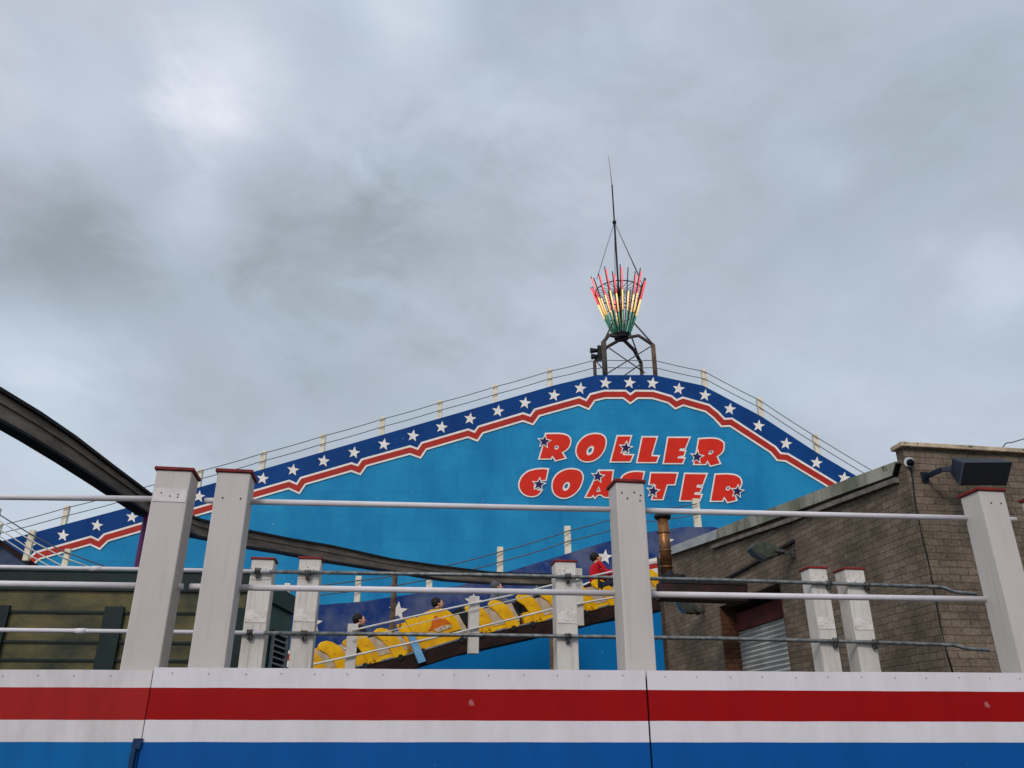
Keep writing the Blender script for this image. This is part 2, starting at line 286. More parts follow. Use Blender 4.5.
# ------------------------------------------------------------------ mesh builder
class MB:
    def __init__(s): s.v = []; s.f = []; s.smooth = set()
    def add(s, vs, fs, smooth=False):
        o = len(s.v); s.v += [Vector(x) for x in vs]
        for f in fs:
            if smooth: s.smooth.add(len(s.f))
            s.f.append(tuple(i + o for i in f))
        return s
    def box(s, c, size, mat=None):
        """c centre, size, optional 3x3 rotation; bevelled by a hair"""
        mat = mat or Matrix.Identity(3); c = Vector(c); h = Vector(size) / 2
        vs = [c + mat @ Vector((x * h.x, y * h.y, z * h.z)) for x in (-1, 1) for y in (-1, 1) for z in (-1, 1)]
        return s.add(vs, [(0, 1, 3, 2), (4, 6, 7, 5), (0, 4, 5, 1), (2, 3, 7, 6), (0, 2, 6, 4), (1, 5, 7, 3)])
    def boxpts(s, p, q, w, d, upd=(0, 0, 1)):
        """bar from p to q, w across (perp to dir and up), d along up"""
        p = Vector(p); q = Vector(q); e = (q - p); L = e.length; e.normalize()
        upd = Vector(upd); a = e.cross(upd).normalized(); b = a.cross(e).normalized()
        m = Matrix((e, a, b)).transposed()
        return s.box((p + q) / 2, (L, w, d), m)
    def tube(s, path, r, n=8, cap=True):
        path = [Vector(p) for p in path]; rings = []
        for i, p in enumerate(path):
            t = (path[min(i + 1, len(path) - 1)] - path[max(i - 1, 0)]).normalized()
            a = t.cross(Vector((0, 0, 1)))
            if a.length < 1e-3: a = t.cross(Vector((0, 1, 0)))
            a.normalize(); b = t.cross(a)
            rr = r[i] if isinstance(r, (list, tuple)) else r
            rings.append([p + a * math.cos(2 * math.pi * k / n) * rr + b * math.sin(2 * math.pi * k / n) * rr for k in range(n)])
        vs = [x for g in rings for x in g]; fs = []
        for i in range(len(path) - 1):
            for k in range(n):
                fs.append((i * n + k, i * n + (k + 1) % n, (i + 1) * n + (k + 1) % n, (i + 1) * n + k))
        s.add(vs, fs, True)
        if cap:
            s.add(rings[0], [tuple(range(n))]); s.add(rings[-1], [tuple(range(n))])
        return s
    def poly(s, loops):
        """flat polygon (3-D loops, first outer, others holes)"""
        loops = [[Vector(p) for p in l] for l in loops]
        tris = tessellate_polygon(loops); flat = [p for l in loops for p in l]
        return s.add(flat, [tuple(t) for t in tris])
    def slab(s, loops, vec):
        """extrude polygon with holes by vec"""
        vec = Vector(vec); loops = [[Vector(p) for p in l] for l in loops]
        s.poly(loops); s.poly([[p + vec for p in l] for l in loops])
        for l in loops:
            n = len(l)
            for i in range(n):
                a, b = l[i], l[(i + 1) % n]
                s.add([a, b, b + vec, a + vec], [(0, 1, 2, 3)])
        return s
    def disc(s, c, nrm, r, t, n=16):
        nrm = Vector(nrm).normalized(); c = Vector(c)
        return s.tube([c, c + nrm * t], r, n)
    def sphere(s, c, r, nu=12, nv=8, sc_=(1, 1, 1)):
        c = Vector(c); vs = []; fs = []
        for j in range(nv + 1):
            ph = math.pi * j / nv
            for i in range(nu):
                th = 2 * math.pi * i / nu
                vs.append(c + Vector((math.sin(ph) * math.cos(th) * r * sc_[0], math.sin(ph) * math.sin(th) * r * sc_[1], math.cos(ph) * r * sc_[2])))
        for j in range(nv):
            for i in range(nu):
                fs.append((j * nu + i, j * nu + (i + 1) % nu, (j + 1) * nu + (i + 1) % nu, (j + 1) * nu + i))
        return s.add(vs, fs, True)
    def build(s, name, mat, parent=None, origin=None, bevel=0):
        """vertices are in world space; origin is the base of the thing they belong to"""
        if origin is None:
            origin = Vector(parent['_o']) if parent is not None and '_o' in parent else None
        if origin is None:
            xs = [v.x for v in s.v]; ys = [v.y for v in s.v]; zs = [v.z for v in s.v]
            origin = Vector(((min(xs) + max(xs)) / 2, (min(ys) + max(ys)) / 2, min(zs)))
        origin = Vector(origin)
        me = bpy.data.meshes.new(name); me.from_pydata([v - origin for v in s.v], [], s.f); me.update()
        bm = bmesh.new(); bm.from_mesh(me)
        for i, f in enumerate(bm.faces): f.smooth = i in s.smooth
        bmesh.ops.remove_doubles(bm, verts=bm.verts, dist=1e-5)
        bmesh.ops.recalc_face_normals(bm, faces=bm.faces)
        uvl = bm.loops.layers.uv.new('UVMap')
        for f in bm.faces:
            n = f.normal; t = Vector((-n.y, n.x, 0))
            if t.length < .3: t = Vector((1, 0, 0)); w = Vector((0, 1, 0))
            else: t.normalize(); w = Vector((0, 0, 1))
            if (t.x + t.y * .5) < 0: t = -t
            for l in f.loops:
                p = l.vert.co + origin
                l[uvl].uv = (p.dot(t), p.dot(w))
        bm.to_mesh(me); bm.free()
        me.materials.append(mat if not isinstance(mat, str) else M[mat])
        o = bpy.data.objects.new(name, me); COL.objects.link(o)
        o['_o'] = tuple(origin)
        if parent is None: o.location = origin
        else: o.parent = parent
        if bevel:
            b = o.modifiers.new('bevel', 'BEVEL'); b.width = bevel; b.segments = 2; b.limit_method = 'ANGLE'; b.harden_normals = False
        return o

def thing(name, label, cat, loc, group=None):
    o = bpy.data.objects.new(name, None); COL.objects.link(o); o.location = loc; o.empty_display_size = .2
    o['_o'] = tuple(loc); o['label'] = label; o['category'] = cat
    if group: o['group'] = group
    return o
def tag(o, label, cat, group=None):
    o['label'] = label; o['category'] = cat
    if group: o['group'] = group
    return o

def star_pts(c, r, rot=0.0, inner=.42):
    return [(c[0] + math.sin(rot + i * math.pi / 5) * (r if i % 2 == 0 else r * inner), c[1] - math.cos(rot + i * math.pi / 5) * (r if i % 2 == 0 else r * inner)) for i in range(10)]

def offset_poly(pts, d, miter=1.8):
    """offset a closed 2-D outline outward by d (inward if negative)"""
    n = len(pts); A = sum(pts[i][0] * pts[(i + 1) % n][1] - pts[(i + 1) % n][0] * pts[i][1] for i in range(n))
    sgn = 1 if A > 0 else -1; out = []
    for i in range(n):
        p0 = Vector(pts[i - 1]); p1 = Vector(pts[i]); p2 = Vector(pts[(i + 1) % n])
        e1 = (p1 - p0).normalized(); e2 = (p2 - p1).normalized()
        n1 = Vector((e1.y, -e1.x)) * sgn; n2 = Vector((e2.y, -e2.x)) * sgn
        m = (n1 + n2)
        if m.length < .2: m = n1
        m.normalize(); k = min(1 / max(m.dot(n1), .3), miter)
        out.append(tuple(p1 + m * d * k))
    return out

def polyline_y(pts, x):
    for a, b in zip(pts, pts[1:]):
        if a[0] <= x <= b[0]: return a[1] + (b[1] - a[1]) * (x - a[0]) / (b[0] - a[0])
    return pts[0][1] if x < pts[0][0] else pts[-1][1]

# ------------------------------------------------------------------ ground
g = MB().add([(-300, -100, 0), (300, -100, 0), (300, 500, 0), (-300, 500, 0)], [(0, 1, 2, 3)]).build('ground', 'asphalt', origin=(0, 0, 0))
g['kind'] = 'structure'

# ------------------------------------------------------------------ big star-banded hoarding
YAW = R(4.0)
FP = Plane((0, 40, 0), YAW)
TOP = [(-110, 571), (0, 541.5), (130, 507), (265, 468.5), (510, 398), (555, 385), (597, 375), (654, 375), (703, 385.5), (761, 416), (817.5, 453), (860, 478), (930, 522)]
RED = [(-100, 588), (-42, 572), (-33, 577), (-26, 570), (22, 560), (29, 563), (37.5, 555.5), (90.6, 540.5), (99, 544.5), (106, 537.5), (159, 522), (168, 527), (174, 518), (226, 503), (236, 507), (242, 498), (289, 484.5), (298, 488.6), (303, 481), (351.5, 467), (359, 469.8), (364, 462.6), (410, 450), (419, 453.3), (424, 446), (468, 433.2), (476, 436.2), (480.5, 429.8), (523, 417), (531.7, 420), (537, 412.6), (579, 401), (587.5, 404.6), (592.5, 397.3), (604.7, 394.3), (624.5, 394.3), (630.4, 398.8), (636.5, 394.3), (653, 394.5), (670, 399.5), (676, 404.4), (683, 401.3), (707.4, 408.2), (716, 415), (723, 422.6), (731, 422.2), (773, 449.5), (779, 456.6), (787, 457.5), (831, 484), (880, 516), (930, 548)]
STARS = [(-38, 563), (-4, 554), (30, 545), (63, 535.5), (97, 525.5), (132, 517), (166, 506.5), (199, 496.5), (231, 487.5), (262.7, 478.6), (293, 470), (323.6, 461), (354, 452.6), (384, 444.4), (413, 435.8), (441.6, 427.2), (470, 418.7), (498, 411), (525, 403), (554, 395.3), (580.3, 388.4), (605.5, 383), (629.6, 382.8), (652.5, 383.2), (678.6, 388.8), (705, 395.2), (729.8, 409), (758.6, 425.8), (786, 443.7), (816.5, 462.8), (844, 478), (875, 497)]
base = FP.pt(0, 0)
hoard = thing('coaster_hoarding', 'huge blue gable-shaped hoarding with roller coaster lettering and a navy band of white stars', 'hoarding', base)
def ploop(plane, pts, off=0.0): return [plane.at(x, y, off) for x, y in pts]
a0 = FP.at(*TOP[0]); a1 = FP.at(*TOP[-1])
wl = ploop(FP, TOP) + [Vector((a1.x, a1.y, 0)), Vector((a0.x, a0.y, 0))]
MB().slab([wl], FP.n * .6).build('wall', 'blue', hoard)
bandloop = TOP + RED[::-1]
band = MB().slab([ploop(FP, [(x, y) for x, y in bandloop], .03)], FP.n * .028).build('star_band', 'navy', hoard)
for i, s in enumerate(STARS):
    MB().poly([ploop(FP, star_pts(s, 6.4, R(8)), .042)]).build('star', 'white', band)
def ribbon(pts, d0, d1):
    """strip between two vertical offsets d0..d1 (pixels at the plane) following a line"""
    def off(d):
        out = []
        for i, p in enumerate(pts):
            q0 = Vector(pts[max(i - 1, 0)]); q1 = Vector(pts[min(i + 1, len(pts) - 1)])
            e1 = (Vector(p) - q0); e2 = (q1 - Vector(p))
            if e1.length < 1e-6: e1 = e2
            if e2.length < 1e-6: e2 = e1
            e1.normalize(); e2.normalize()
            n1 = Vector((-e1.y, e1.x)); n2 = Vector((-e2.y, e2.x)); m = (n1 + n2).normalized(); k = min(1 / max(m.dot(n1), .4), 1.6)
            out.append(tuple(Vector(p) + m * d * k))
        return out
    return off(d0), off(d1)
def ribbon_mesh(plane, pts, d0, d1, off):
    a, b = ribbon(pts, d0, d1); mb = MB()
    A = ploop(plane, a, off); B = ploop(plane, b, off)
    for i in range(len(A) - 1): mb.add([A[i], A[i + 1], B[i + 1], B[i]], [(0, 1, 2, 3)])
    return mb
ws = ribbon_mesh(FP, RED, -4.6, 4.6, .05).build('stripe_edging', 'white', hoard)
ribbon_mesh(FP, RED, -2.7, 2.7, .06).build('stripe', 'red', ws)

# lettering: outlines in zoomed pixels, 7.877 to one picture pixel
K = 7.877
def r1(p): return [(510 + x / K, 425 + y / K) for x, y in p]
def r2(p): return [(630 + x / K, 425 + y / K) for x, y in p]
def smooth_closed(p, it=1):
    for _ in range(it):
        q = []
        for i in range(len(p)):
            a = p[i]; b = p[(i + 1) % len(p)]
            q += [(a[0] * .75 + b[0] * .25, a[1] * .75 + b[1] * .25), (a[0] * .25 + b[0] * .75, a[1] * .25 + b[1] * .75)]
        p = q
    return p
O1 = smooth_closed([(690, 70), (738, 84), (756, 125), (744, 187), (712, 240), (660, 278), (603, 288), (552, 272), (526, 232), (524, 188), (542, 138), (588, 92), (638, 73)])
O2 = smooth_closed([(500, 348), (548, 360), (573, 395), (568, 442), (543, 502), (497, 549), (440, 574), (388, 568), (347, 537), (334, 490), (341, 433), (377, 382), (438, 352)])
LET = [
 (r1([(285, 72), (385, 70), (440, 78), (470, 100), (475, 135), (463, 172), (435, 200), (405, 213), (432, 258), (360, 276), (334, 238), (320, 262), (235, 262), (262, 170)]), [r1([(352, 164), (375, 158), (387, 170), (376, 192), (350, 192)])]),
 (r1(O1), [r1([(640, 160), (660, 166), (663, 190), (650, 222), (622, 241), (603, 232), (600, 208), (614, 178)])]),
 (r1([(848, 90), (950, 90), (932, 150), (900, 160), (895, 178), (930, 185), (915, 210), (885, 215), (890, 236), (965, 240), (945, 285), (797, 285)]), []),
 (r2([(100, 98), (208, 98), (165, 245), (222, 248), (205, 290), (60, 290)]), []),
 (r2([(302, 102), (465, 102), (432, 183), (395, 183), (385, 202), (432, 208), (420, 240), (380, 244), (372, 262), (425, 264), (412, 298), (268, 298)]), []),
 (r2([(545, 112), (640, 106), (700, 113), (735, 140), (737, 190), (715, 225), (680, 245), (705, 300), (635, 318), (610, 275), (595, 305), (508, 305), (530, 200)]), [r2([(624, 204), (652, 196), (660, 212), (642, 232), (617, 232)])]),
 (r1([(235, 346), (296, 350), (280, 430), (225, 435), (190, 460), (185, 490), (205, 512), (245, 518), (215, 552), (165, 562), (110, 545), (75, 500), (75, 450), (100, 400), (150, 362)]), []),
 (r1(O2), [r1([(450, 446), (470, 450), (474, 475), (458, 508), (432, 522), (414, 508), (416, 480), (432, 455)])]),
 (r1([(700, 362), (808, 362), (790, 500), (776, 565), (740, 565), (722, 545), (690, 545), (670, 568), (655, 546), (640, 565), (600, 565), (650, 470)]), [r1([(700, 480), (714, 524), (678, 526)])]),
 (r1([(1052, 374), (1036, 440), (960, 440), (955, 455), (1010, 480), (1020, 520), (990, 560), (920, 578), (840, 572), (850, 510), (930, 515), (940, 500), (885, 475), (872, 440), (890, 400), (940, 374), (1000, 368)]), []),
 (r2([(168, 380), (370, 382), (350, 465), (290, 465), (255, 582), (178, 582), (207, 470), (155, 462)]), []),
 (r2([(435, 386), (600, 388), (570, 468), (530, 468), (520, 490), (562, 495), (550, 525), (512, 528), (502, 548), (560, 552), (545, 592), (398, 592)]), []),
 (r2([(675, 392), (770, 388), (840, 398), (875, 430), (874, 475), (850, 510), (815, 530), (835, 590), (770, 605), (742, 562), (725, 595), (640, 595)]), [r2([(758, 483), (786, 477), (792, 500), (772, 519), (752, 512)])]),
]
def shrink(p, k):
    cx = sum(a for a, _ in p) / len(p); cy = sum(b for _, b in p) / len(p)
    return [(cx + (a - cx) * k, cy + (b - cy) * k) for a, b in p]
def soften(p, it=2, lim=50):
    for _ in range(it):
        q = []; n = len(p)
        for i in range(n):
            a = Vector(p[i - 1]); b = Vector(p[i]); c = Vector(p[(i + 1) % n])
            ang = math.degrees((b - a).angle(c - b))
            if ang < lim: q += [tuple(b.lerp(a, .25)), tuple(b.lerp(c, .25))]
            else: q.append(tuple(b))
        p = q
    return p
letters = []
LET = [(soften(o_), [soften(h_, 2, 100) for h_ in hs]) for o_, hs in LET]
for outer, holes in LET:
    w = MB().poly([ploop(FP, offset_poly(outer, 1.45), .05)] + [ploop(FP, shrink(h, .5), .05) for h in holes]).build('letter_edging', 'white', hoard)
    MB().poly([ploop(FP, outer, .065)] + [ploop(FP, h, .065) for h in holes]).build('letter', 'letter', w)
    letters.append(w)
for idx, (cx, cy) in ((0, r1([(270, 130)])[0]), (2, r1([(912, 180)])[0]), (6, r1([(228, 468)])[0]), (8, r1([(692, 405)])[0]), (5, r2([(528, 250)])[0]), (10, r2([(182, 520)])[0]), (12, r2([(845, 522)])[0])):
    mb = MB().poly([ploop(FP, star_pts((cx, cy), 7.8, R(8), .45), .08)]).build('star_edging', 'white', letters[idx])
    MB().poly([ploop(FP, star_pts((cx, cy), 5.6, R(8), .45), .09)]).build('star', 'starnavy', letters[idx])

def cable_railing(plane, line, posts, h_px, cables, name_label, w_px, off=-.35, group=None, post_mat='cream', cab='cable', rad=.022, skip=()):
    """posts stand on a sloping edge (line, in the plane); cables run post to post.  off<0 = behind the wall face"""
    first = plane.at(posts[0], polyline_y(line, posts[0]), off)
    t = thing('cable_railing', name_label, 'railing', first, group)
    tops = []
    for x in posts:
        b = plane.at(x, polyline_y(line, x), off); scale = (plane.at(x + 1, 400, off) - plane.at(x, 400, off)).length
        b = Vector((b.x, b.y, b.z - .3)); H = h_px * scale * 1.08 + .3
        if x not in skip: MB().box(b + Vector((0, 0, H / 2)), (w_px * scale, w_px * scale * .8, H), Matrix.Rotation(YAW, 3, 'Z')).build('post', post_mat, t, bevel=.02)
        tops.append((b, H))
    for fr in cables:
        pts = []
        for b, H in tops: pts.append(b + Vector((0, -.12 - w_px * .01, .3 + (H - .3) * fr)))
        mb = MB()
        for p, q in zip(pts, pts[1:]):
            seg = [p.lerp(q, k / 6) - Vector((0, 0, .03 * 4 * (k / 6) * (1 - k / 6))) for k in range(7)]
            mb.tube(seg, rad, 5)
        mb.build('cable', cab, t)
    return t
cable_railing(FP, TOP, [-5, 63.5, 132, 198, 262, 322, 381.5, 439.5, 495, 550, 592], 17.5, (.82, .38), 'two-wire railing with cream posts climbing the left slope of the starred blue hoarding', 5.0, skip=(592,))
cable_railing(FP, TOP, [592, 603.5, 655, 705, 761, 817.5, 888], 17.0, (.82, .38), 'two-wire railing with cream posts running down the right slope of the starred blue hoarding', 5.0, skip=(592, 603.5, 655))

# ------------------------------------------------------------------ lower starred hill wall behind the train
HY = R(18)
HP = Plane((0, 26.2, 0), HY)
TOP2 = [(240, 612), (280, 609), (318, 605), (362, 601.5), (409, 594.5), (460, 585.5), (515, 569.5), (571, 552.5), (600, 543.5), (648, 532), (683, 527), (714, 527), (760, 538), (820, 566)]
BOT2 = [(240, 655), (318, 650), (409, 640), (460, 627), (515, 610), (571, 590), (600, 579), (648, 561), (683, 553), (714, 553), (760, 564), (820, 592)]
hill = thing('coaster_hill_wall', 'low curved blue wall with a worn navy band and large white stars behind the yellow train', 'wall', HP.pt(0, 0))
b0 = HP.at(*TOP2[0]); b1 = HP.at(*TOP2[-1])
MB().slab([ploop(HP, TOP2) + [Vector((b1.x, b1.y, 0)), Vector((b0.x, b0.y, 0))]], HP.n * .5).build('wall', 'blue2', hill)
bd = MB().slab([ploop(HP, TOP2 + BOT2[::-1], .03)], HP.n * .028).build('star_band', 'navy2', hill)
for cx, cy, r_ in ((313, 623, 10), (398, 611, 10), (473, 602, 9), (541, 581, 8), (605, 557, 8), (667, 541, 7.5)):
    MB().poly([ploop(HP, star_pts((cx, cy), r_, R(6)), .045)]).build('star', 'white', bd)
w2 = ribbon_mesh(HP, BOT2, -1.5, 15, .05).build('stripe_edging', 'white', hill)
ribbon_mesh(HP, BOT2, 2.0, 8.5, .06).build('stripe', 'red', w2)
cable_railing(HP, TOP2, [285, 357, 429, 500, 568, 634, 698], 21.5, (.78, .40), 'wire railing with short cream posts along the curved navy wall behind the train', 5.4, cab='cable_lt', rad=.02)

# ------------------------------------------------------------------ far left falling track edge with rope railing
LP = Plane((-9, 22, 0), R(10))
EDGE = [(-120, 470), (-60, 505), (-20, 529), (4, 543), (20, 554), (36, 565), (60, 576), (110, 590)]
sl = thing('track_slope', 'dark brown edge of a track slope falling behind the green kiosk, far left', 'track', LP.pt(0, 0))
c0 = LP.at(*EDGE[0]); c1 = LP.at(*EDGE[-1])
MB().slab([ploop(LP, EDGE) + [Vector((c1.x, c1.y, 0)), Vector((c0.x, c0.y, 0))]], LP.n * .6).build('side_wall', 'chev', sl)
ribbon_mesh(LP, EDGE, -1, 4, .1).build('edge_beam', 'under', sl)
t = thing('cable_railing', 'four-wire rope railing on cream posts at the falling brown track slope, far left', 'railing', LP.at(27, 560, .2))
for x, y0, y1, w in ((27, 530, 561, 5.6), (62, 549, 585, 5.6), (-8, 508, 538, 5.6), (-45, 486, 515, 5.6)):
    p = LP.at(x - 1.5, y1, .3); q = LP.at(x + 1.5, y0, .3)
    q = Vector((p.x, p.y, q.z)); s_ = w * p.y / 814
    MB().box((p + q) / 2, (s_, s_ * .8, (q - p).length), Matrix.Rotation(R(10), 3, 'Z')).build('post', 'cream', t, bevel=.01)
for ys in ([(-45, 488), (-8, 510), (27, 532), (62, 551), (112, 569)], [(-45, 494), (-8, 516), (27, 538), (62, 557), (112, 575)], [(-45, 502), (-8, 524), (27, 547), (62, 566), (112, 584)], [(-45, 509), (-8, 531), (27, 554), (62, 573), (112, 590)]):
    MB().tube([LP.at(x, y, .38) for x, y in ys], .016, 5).build('cable', 'cable_w' if ys[0][1] > 490 else 'cable', t)

# ------------------------------------------------------------------ steel box girder track overhead on the left
GP = [(-170, 310, 346, 8.0), (-60, 352, 386, 8.6), (0, 387.5, 417.5, 9.0), (40, 412, 440, 9.6), (75, 436, 462, 10.2), (110, 463, 485.5, 11.0), (150, 493, 513, 12.2), (185, 512.5, 530, 13.6), (200, 518.5, 537, 14.4), (225, 524.5, 542, 15.4), (250, 530, 547.5, 16.4), (290, 538, 554, 17.8), (331, 545, 562, 19.0), (392, 558.5, 571.5, 20.6), (446, 566, 580.5, 22.0), (489, 571.5, 583.5, 23.0), (520, 573, 584.5, 23.6), (553, 573.5, 585, 24.2)]
gird = thing('track_girder', 'dark brown steel box girder track curving down from upper left across the blue hoarding', 'track', (-4.2, 12.2, 0))
def yplane(px, py, Y):
    d = ray(px, py); return EYE + d * (Y / d.y)
tops = [yplane(x, a, Y) for x, a, b, Y in GP]; bots = []
for (x, a, b, Y), tp in zip(GP, tops):
    q = yplane(x, b, Y); bots.append(Vector((tp.x, tp.y, q.z)))
def sweep(ofs):
    """closed ring per station from (top frac, lateral m)"""
    mb = MB(); rings = []
    for i in range(len(tops)):
        t_ = (tops[min(i + 1, len(tops) - 1)] - tops[max(i - 1, 0)]); t_.z = 0; t_.normalize(); lat = Vector((-t_.y, t_.x, 0))
        H = tops[i].z - bots[i].z
        rings.append([tops[i] - Vector((0, 0, H * fr)) + lat * l for fr, l in ofs])
    n = len(ofs)
    for i in range(len(rings) - 1):
        for k in range(n):
            mb.add([rings[i][k], rings[i][(k + 1) % n], rings[i + 1][(k + 1) % n], rings[i + 1][k]], [(0, 1, 2, 3)])
    mb.add(rings[0], [tuple(range(n))]); mb.add(rings[-1], [tuple(range(n))])
    return mb
sweep([(.12, 0.02), (.12, .16), (.90, .16), (.90, 0.02)]).build('web', 'girder', gird)
sweep([(0, -.03), (0, .2), (.12, .2), (.12, -.03)]).build('top_flange', 'girder_dk', gird)
sweep([(.90, -.02), (.90, .2), (1.0, .2), (1.0, -.02)]).build('bottom_flange', 'girder_dk', gird)
sweep([(.40, -.01), (.40, .02), (.44, .02), (.44, -.01)]).build('rib', 'girder', gird)
# purple support
pb = bots[6]
po = MB().tube([(pb.x + .03, pb.y + .12, 0), (pb.x + .03, pb.y + .12, pb.z - .01)], .11, 12)
tag(po.build('support_post', 'purple'), 'purple steel post holding up the dark girder beside the leftmost white post', 'post')
# end column
eb = bots[-1]
ec = thing('support_column', 'short grey bracket column under the far end of the dark girder', 'column', (eb.x, eb.y + .1, 0))
MB().box((eb.x, eb.y + .15, eb.z / 2 - .05), (.25, .25, eb.z - .1)).build('shaft', 'rust', ec)
MB().box((eb.x + .1, eb.y, eb.z + .14), (.30, .34, .20)).build('bracket', 'flash', ec)

# ------------------------------------------------------------------ green kiosk, left
KC = Vector((-3.22, 10, 0))
KP = Plane(KC, R(4))
kh = KP.tz(238, 573)[1]
kio = thing('kiosk', 'dark green kiosk with olive boarded front behind the left railings', 'kiosk', KC)
side = Vector((math.sin(R(2)), math.cos(R(2)), 0)) * 2.0
fl = KP.pt(-7, 0)
zb = kh - .36
MB().slab([[KP.pt(0, 0), KP.pt(0, zb), KP.pt(-7, zb), KP.pt(-7, 0)]], KP.n * .1).build('front_wall', 'olive', kio)
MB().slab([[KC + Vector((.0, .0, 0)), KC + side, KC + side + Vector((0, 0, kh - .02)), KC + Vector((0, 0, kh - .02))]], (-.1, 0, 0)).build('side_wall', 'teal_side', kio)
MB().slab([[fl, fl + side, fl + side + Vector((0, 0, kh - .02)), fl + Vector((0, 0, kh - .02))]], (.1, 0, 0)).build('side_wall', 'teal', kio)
MB().slab([[KP.pt(.04, kh - .02, .08), KP.pt(.04, kh - .02, .08) + side * 1.05, KP.pt(-7.1, kh - .02, .08) + side * 1.05, KP.pt(-7.1, kh - .02, .08)]], (0, 0, .06)).build('roof', 'teal', kio)
MB().slab([[KP.pt(.03, kh - .02, .06), KP.pt(-7.05, kh - .02, .06), KP.pt(-7.05, kh - .24, .06), KP.pt(.03, kh - .24, .06)]], KP.n * .05).build('fascia', 'teal_dk', kio)
MB().slab([[KC + Vector((.05, 0, kh - .02)), KC + side + Vector((.05, 0, kh - .02)), KC + side + Vector((.05, 0, kh - .2)), KC + Vector((.05, 0, kh - .2))]], (-.045, 0, 0)).build('fascia', 'teal', kio)
MB().slab([[KP.pt(.02, kh - .24, .02), KP.pt(-7, kh - .24, .02), KP.pt(-7, kh - .5, .02), KP.pt(.02, kh - .5, .02)]], KP.n * .015).build('head_board', 'olive', kio)  # olive board under the fascia, same material as the front wall
for py in (612, 642, 660):
    tz = KP.tz(60, py)[1]
    MB().slab([[KP.pt(0, tz + .012, .025), KP.pt(-7, tz + .012, .025), KP.pt(-7, tz - .014, .025), KP.pt(0, tz - .014, .025)]], KP.n * .03).build('seam_strip', 'teal_dk', kio)
for px, wd in ((108, .22), (-6, .16), (236, .12), (-90, .2)):  # dark reflection-like bands on the front, shaped as solid green bars
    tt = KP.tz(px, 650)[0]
    MB().slab([[KP.pt(tt - wd / 2, 0, .05), KP.pt(tt + wd / 2, 0, .05), KP.pt(tt + wd / 2, kh - .42, .05), KP.pt(tt - wd / 2, kh - .42, .05)]], KP.n * .045).build('dark_band', 'teal_dk', kio)
# louvre on the side wall
e = side.normalized()
va = KC + e * 1.12 + Vector((.02, 0, 0)); z0, z1, w_ = 1.9, kh - .52, .66
lv = MB()
for (a_, b_, c_, d_) in ((0, w_, z1 - .04, z1), (0, w_, z0, z0 + .04), (0, .05, z0, z1), (w_ - .05, w_, z0, z1)):
    lv.slab([[va + e * a_ + Vector((0, 0, c_)), va + e * b_ + Vector((0, 0, c_)), va + e * b_ + Vector((0, 0, d_)), va + e * a_ + Vector((0, 0, d_))]], (.03, 0, 0))
lo = lv.build('louvre', 'louvre', kio)
MB().slab([[va + Vector((-.01, 0, z0)), va + e * w_ + Vector((-.01, 0, z0)), va + e * w_ + Vector((-.01, 0, z1)), va + Vector((-.01, 0, z1))]], (.008, 0, 0)).build('backing', 'grille', lo)
k = z0 + .07
while k < z1 - .06:
    MB().slab([[va + e * .05 + Vector((.002, 0, k)), va + e * (w_ - .05) + Vector((.002, 0, k)), va + e * (w_ - .05) + Vector((.03, 0, k - .02)), va + e * .05 + Vector((.03, 0, k - .02))]], (0, 0, .012)).build('slat', 'louvre', lo)
    k += .075

# ------------------------------------------------------------------ brick building, right
BA = R(9)
C0 = Vector((.508 * 9, 9, 0))
FW = Plane(C0, BA)                                  # face towards us, running right
LW = Plane(C0, BA + math.pi / 2)                    # side wall running away: u goes back, n points left (-x)
LW.n = -LW.n                                        # so that off > 0 stands out to the left
Ldir = LW.u; inn = LW.n                              # inn points into the building (+x)
def L_at(px, py, off=0.0):
    d = ray(px, py); o = C0 - inn * off
    return EYE + d * ((o - EYE).dot(inn) / d.dot(inn))
def L_tz(px, py, off=0.0):
    p = L_at(px, py, off); return ((p - C0).dot(Ldir), p.z)
def L_pt(t, z, off=0.0):
    p = C0 + Ldir * t - inn * off; return Vector((p.x, p.y, z))
capz = FW.tz(907, 448)[1]
bld = thing('brick_building', 'brown brick building with roller shutter door and sloping parapet at the right', 'building', C0)
tend = L_tz(658, 575)[0]
t_up = .142
wallTop = [L_tz(889, 473), L_tz(830, 493), L_tz(716, 535), L_tz(659, 556)]
wallTop = [(t_up, wallTop[0][1])] + wallTop[1:-1] + [(tend, wallTop[-1][1])]
d0t, dz = L_tz(719, 607); d1t = L_tz(780, 583)[0]; dz = (dz + L_tz(778, 583)[1]) / 2
d1t, d0t = min(d0t, d1t), max(d0t, d1t)              # d1t nearer
outer = [L_pt(t_up, 0)] + [L_pt(t_, z_) for t_, z_ in wallTop] + [L_pt(tend, 0)]
hole = [L_pt(d1t, .02), L_pt(d0t, .02), L_pt(d0t, dz), L_pt(d1t, dz)]
MB().slab([outer, hole], inn * .3).build('side_wall', 'brick', bld)
MB().slab([[FW.pt(0, 0), FW.pt(9, 0), FW.pt(9, capz), FW.pt(0, capz)]], FW.n * .14).build('front_wall', 'brick', bld)
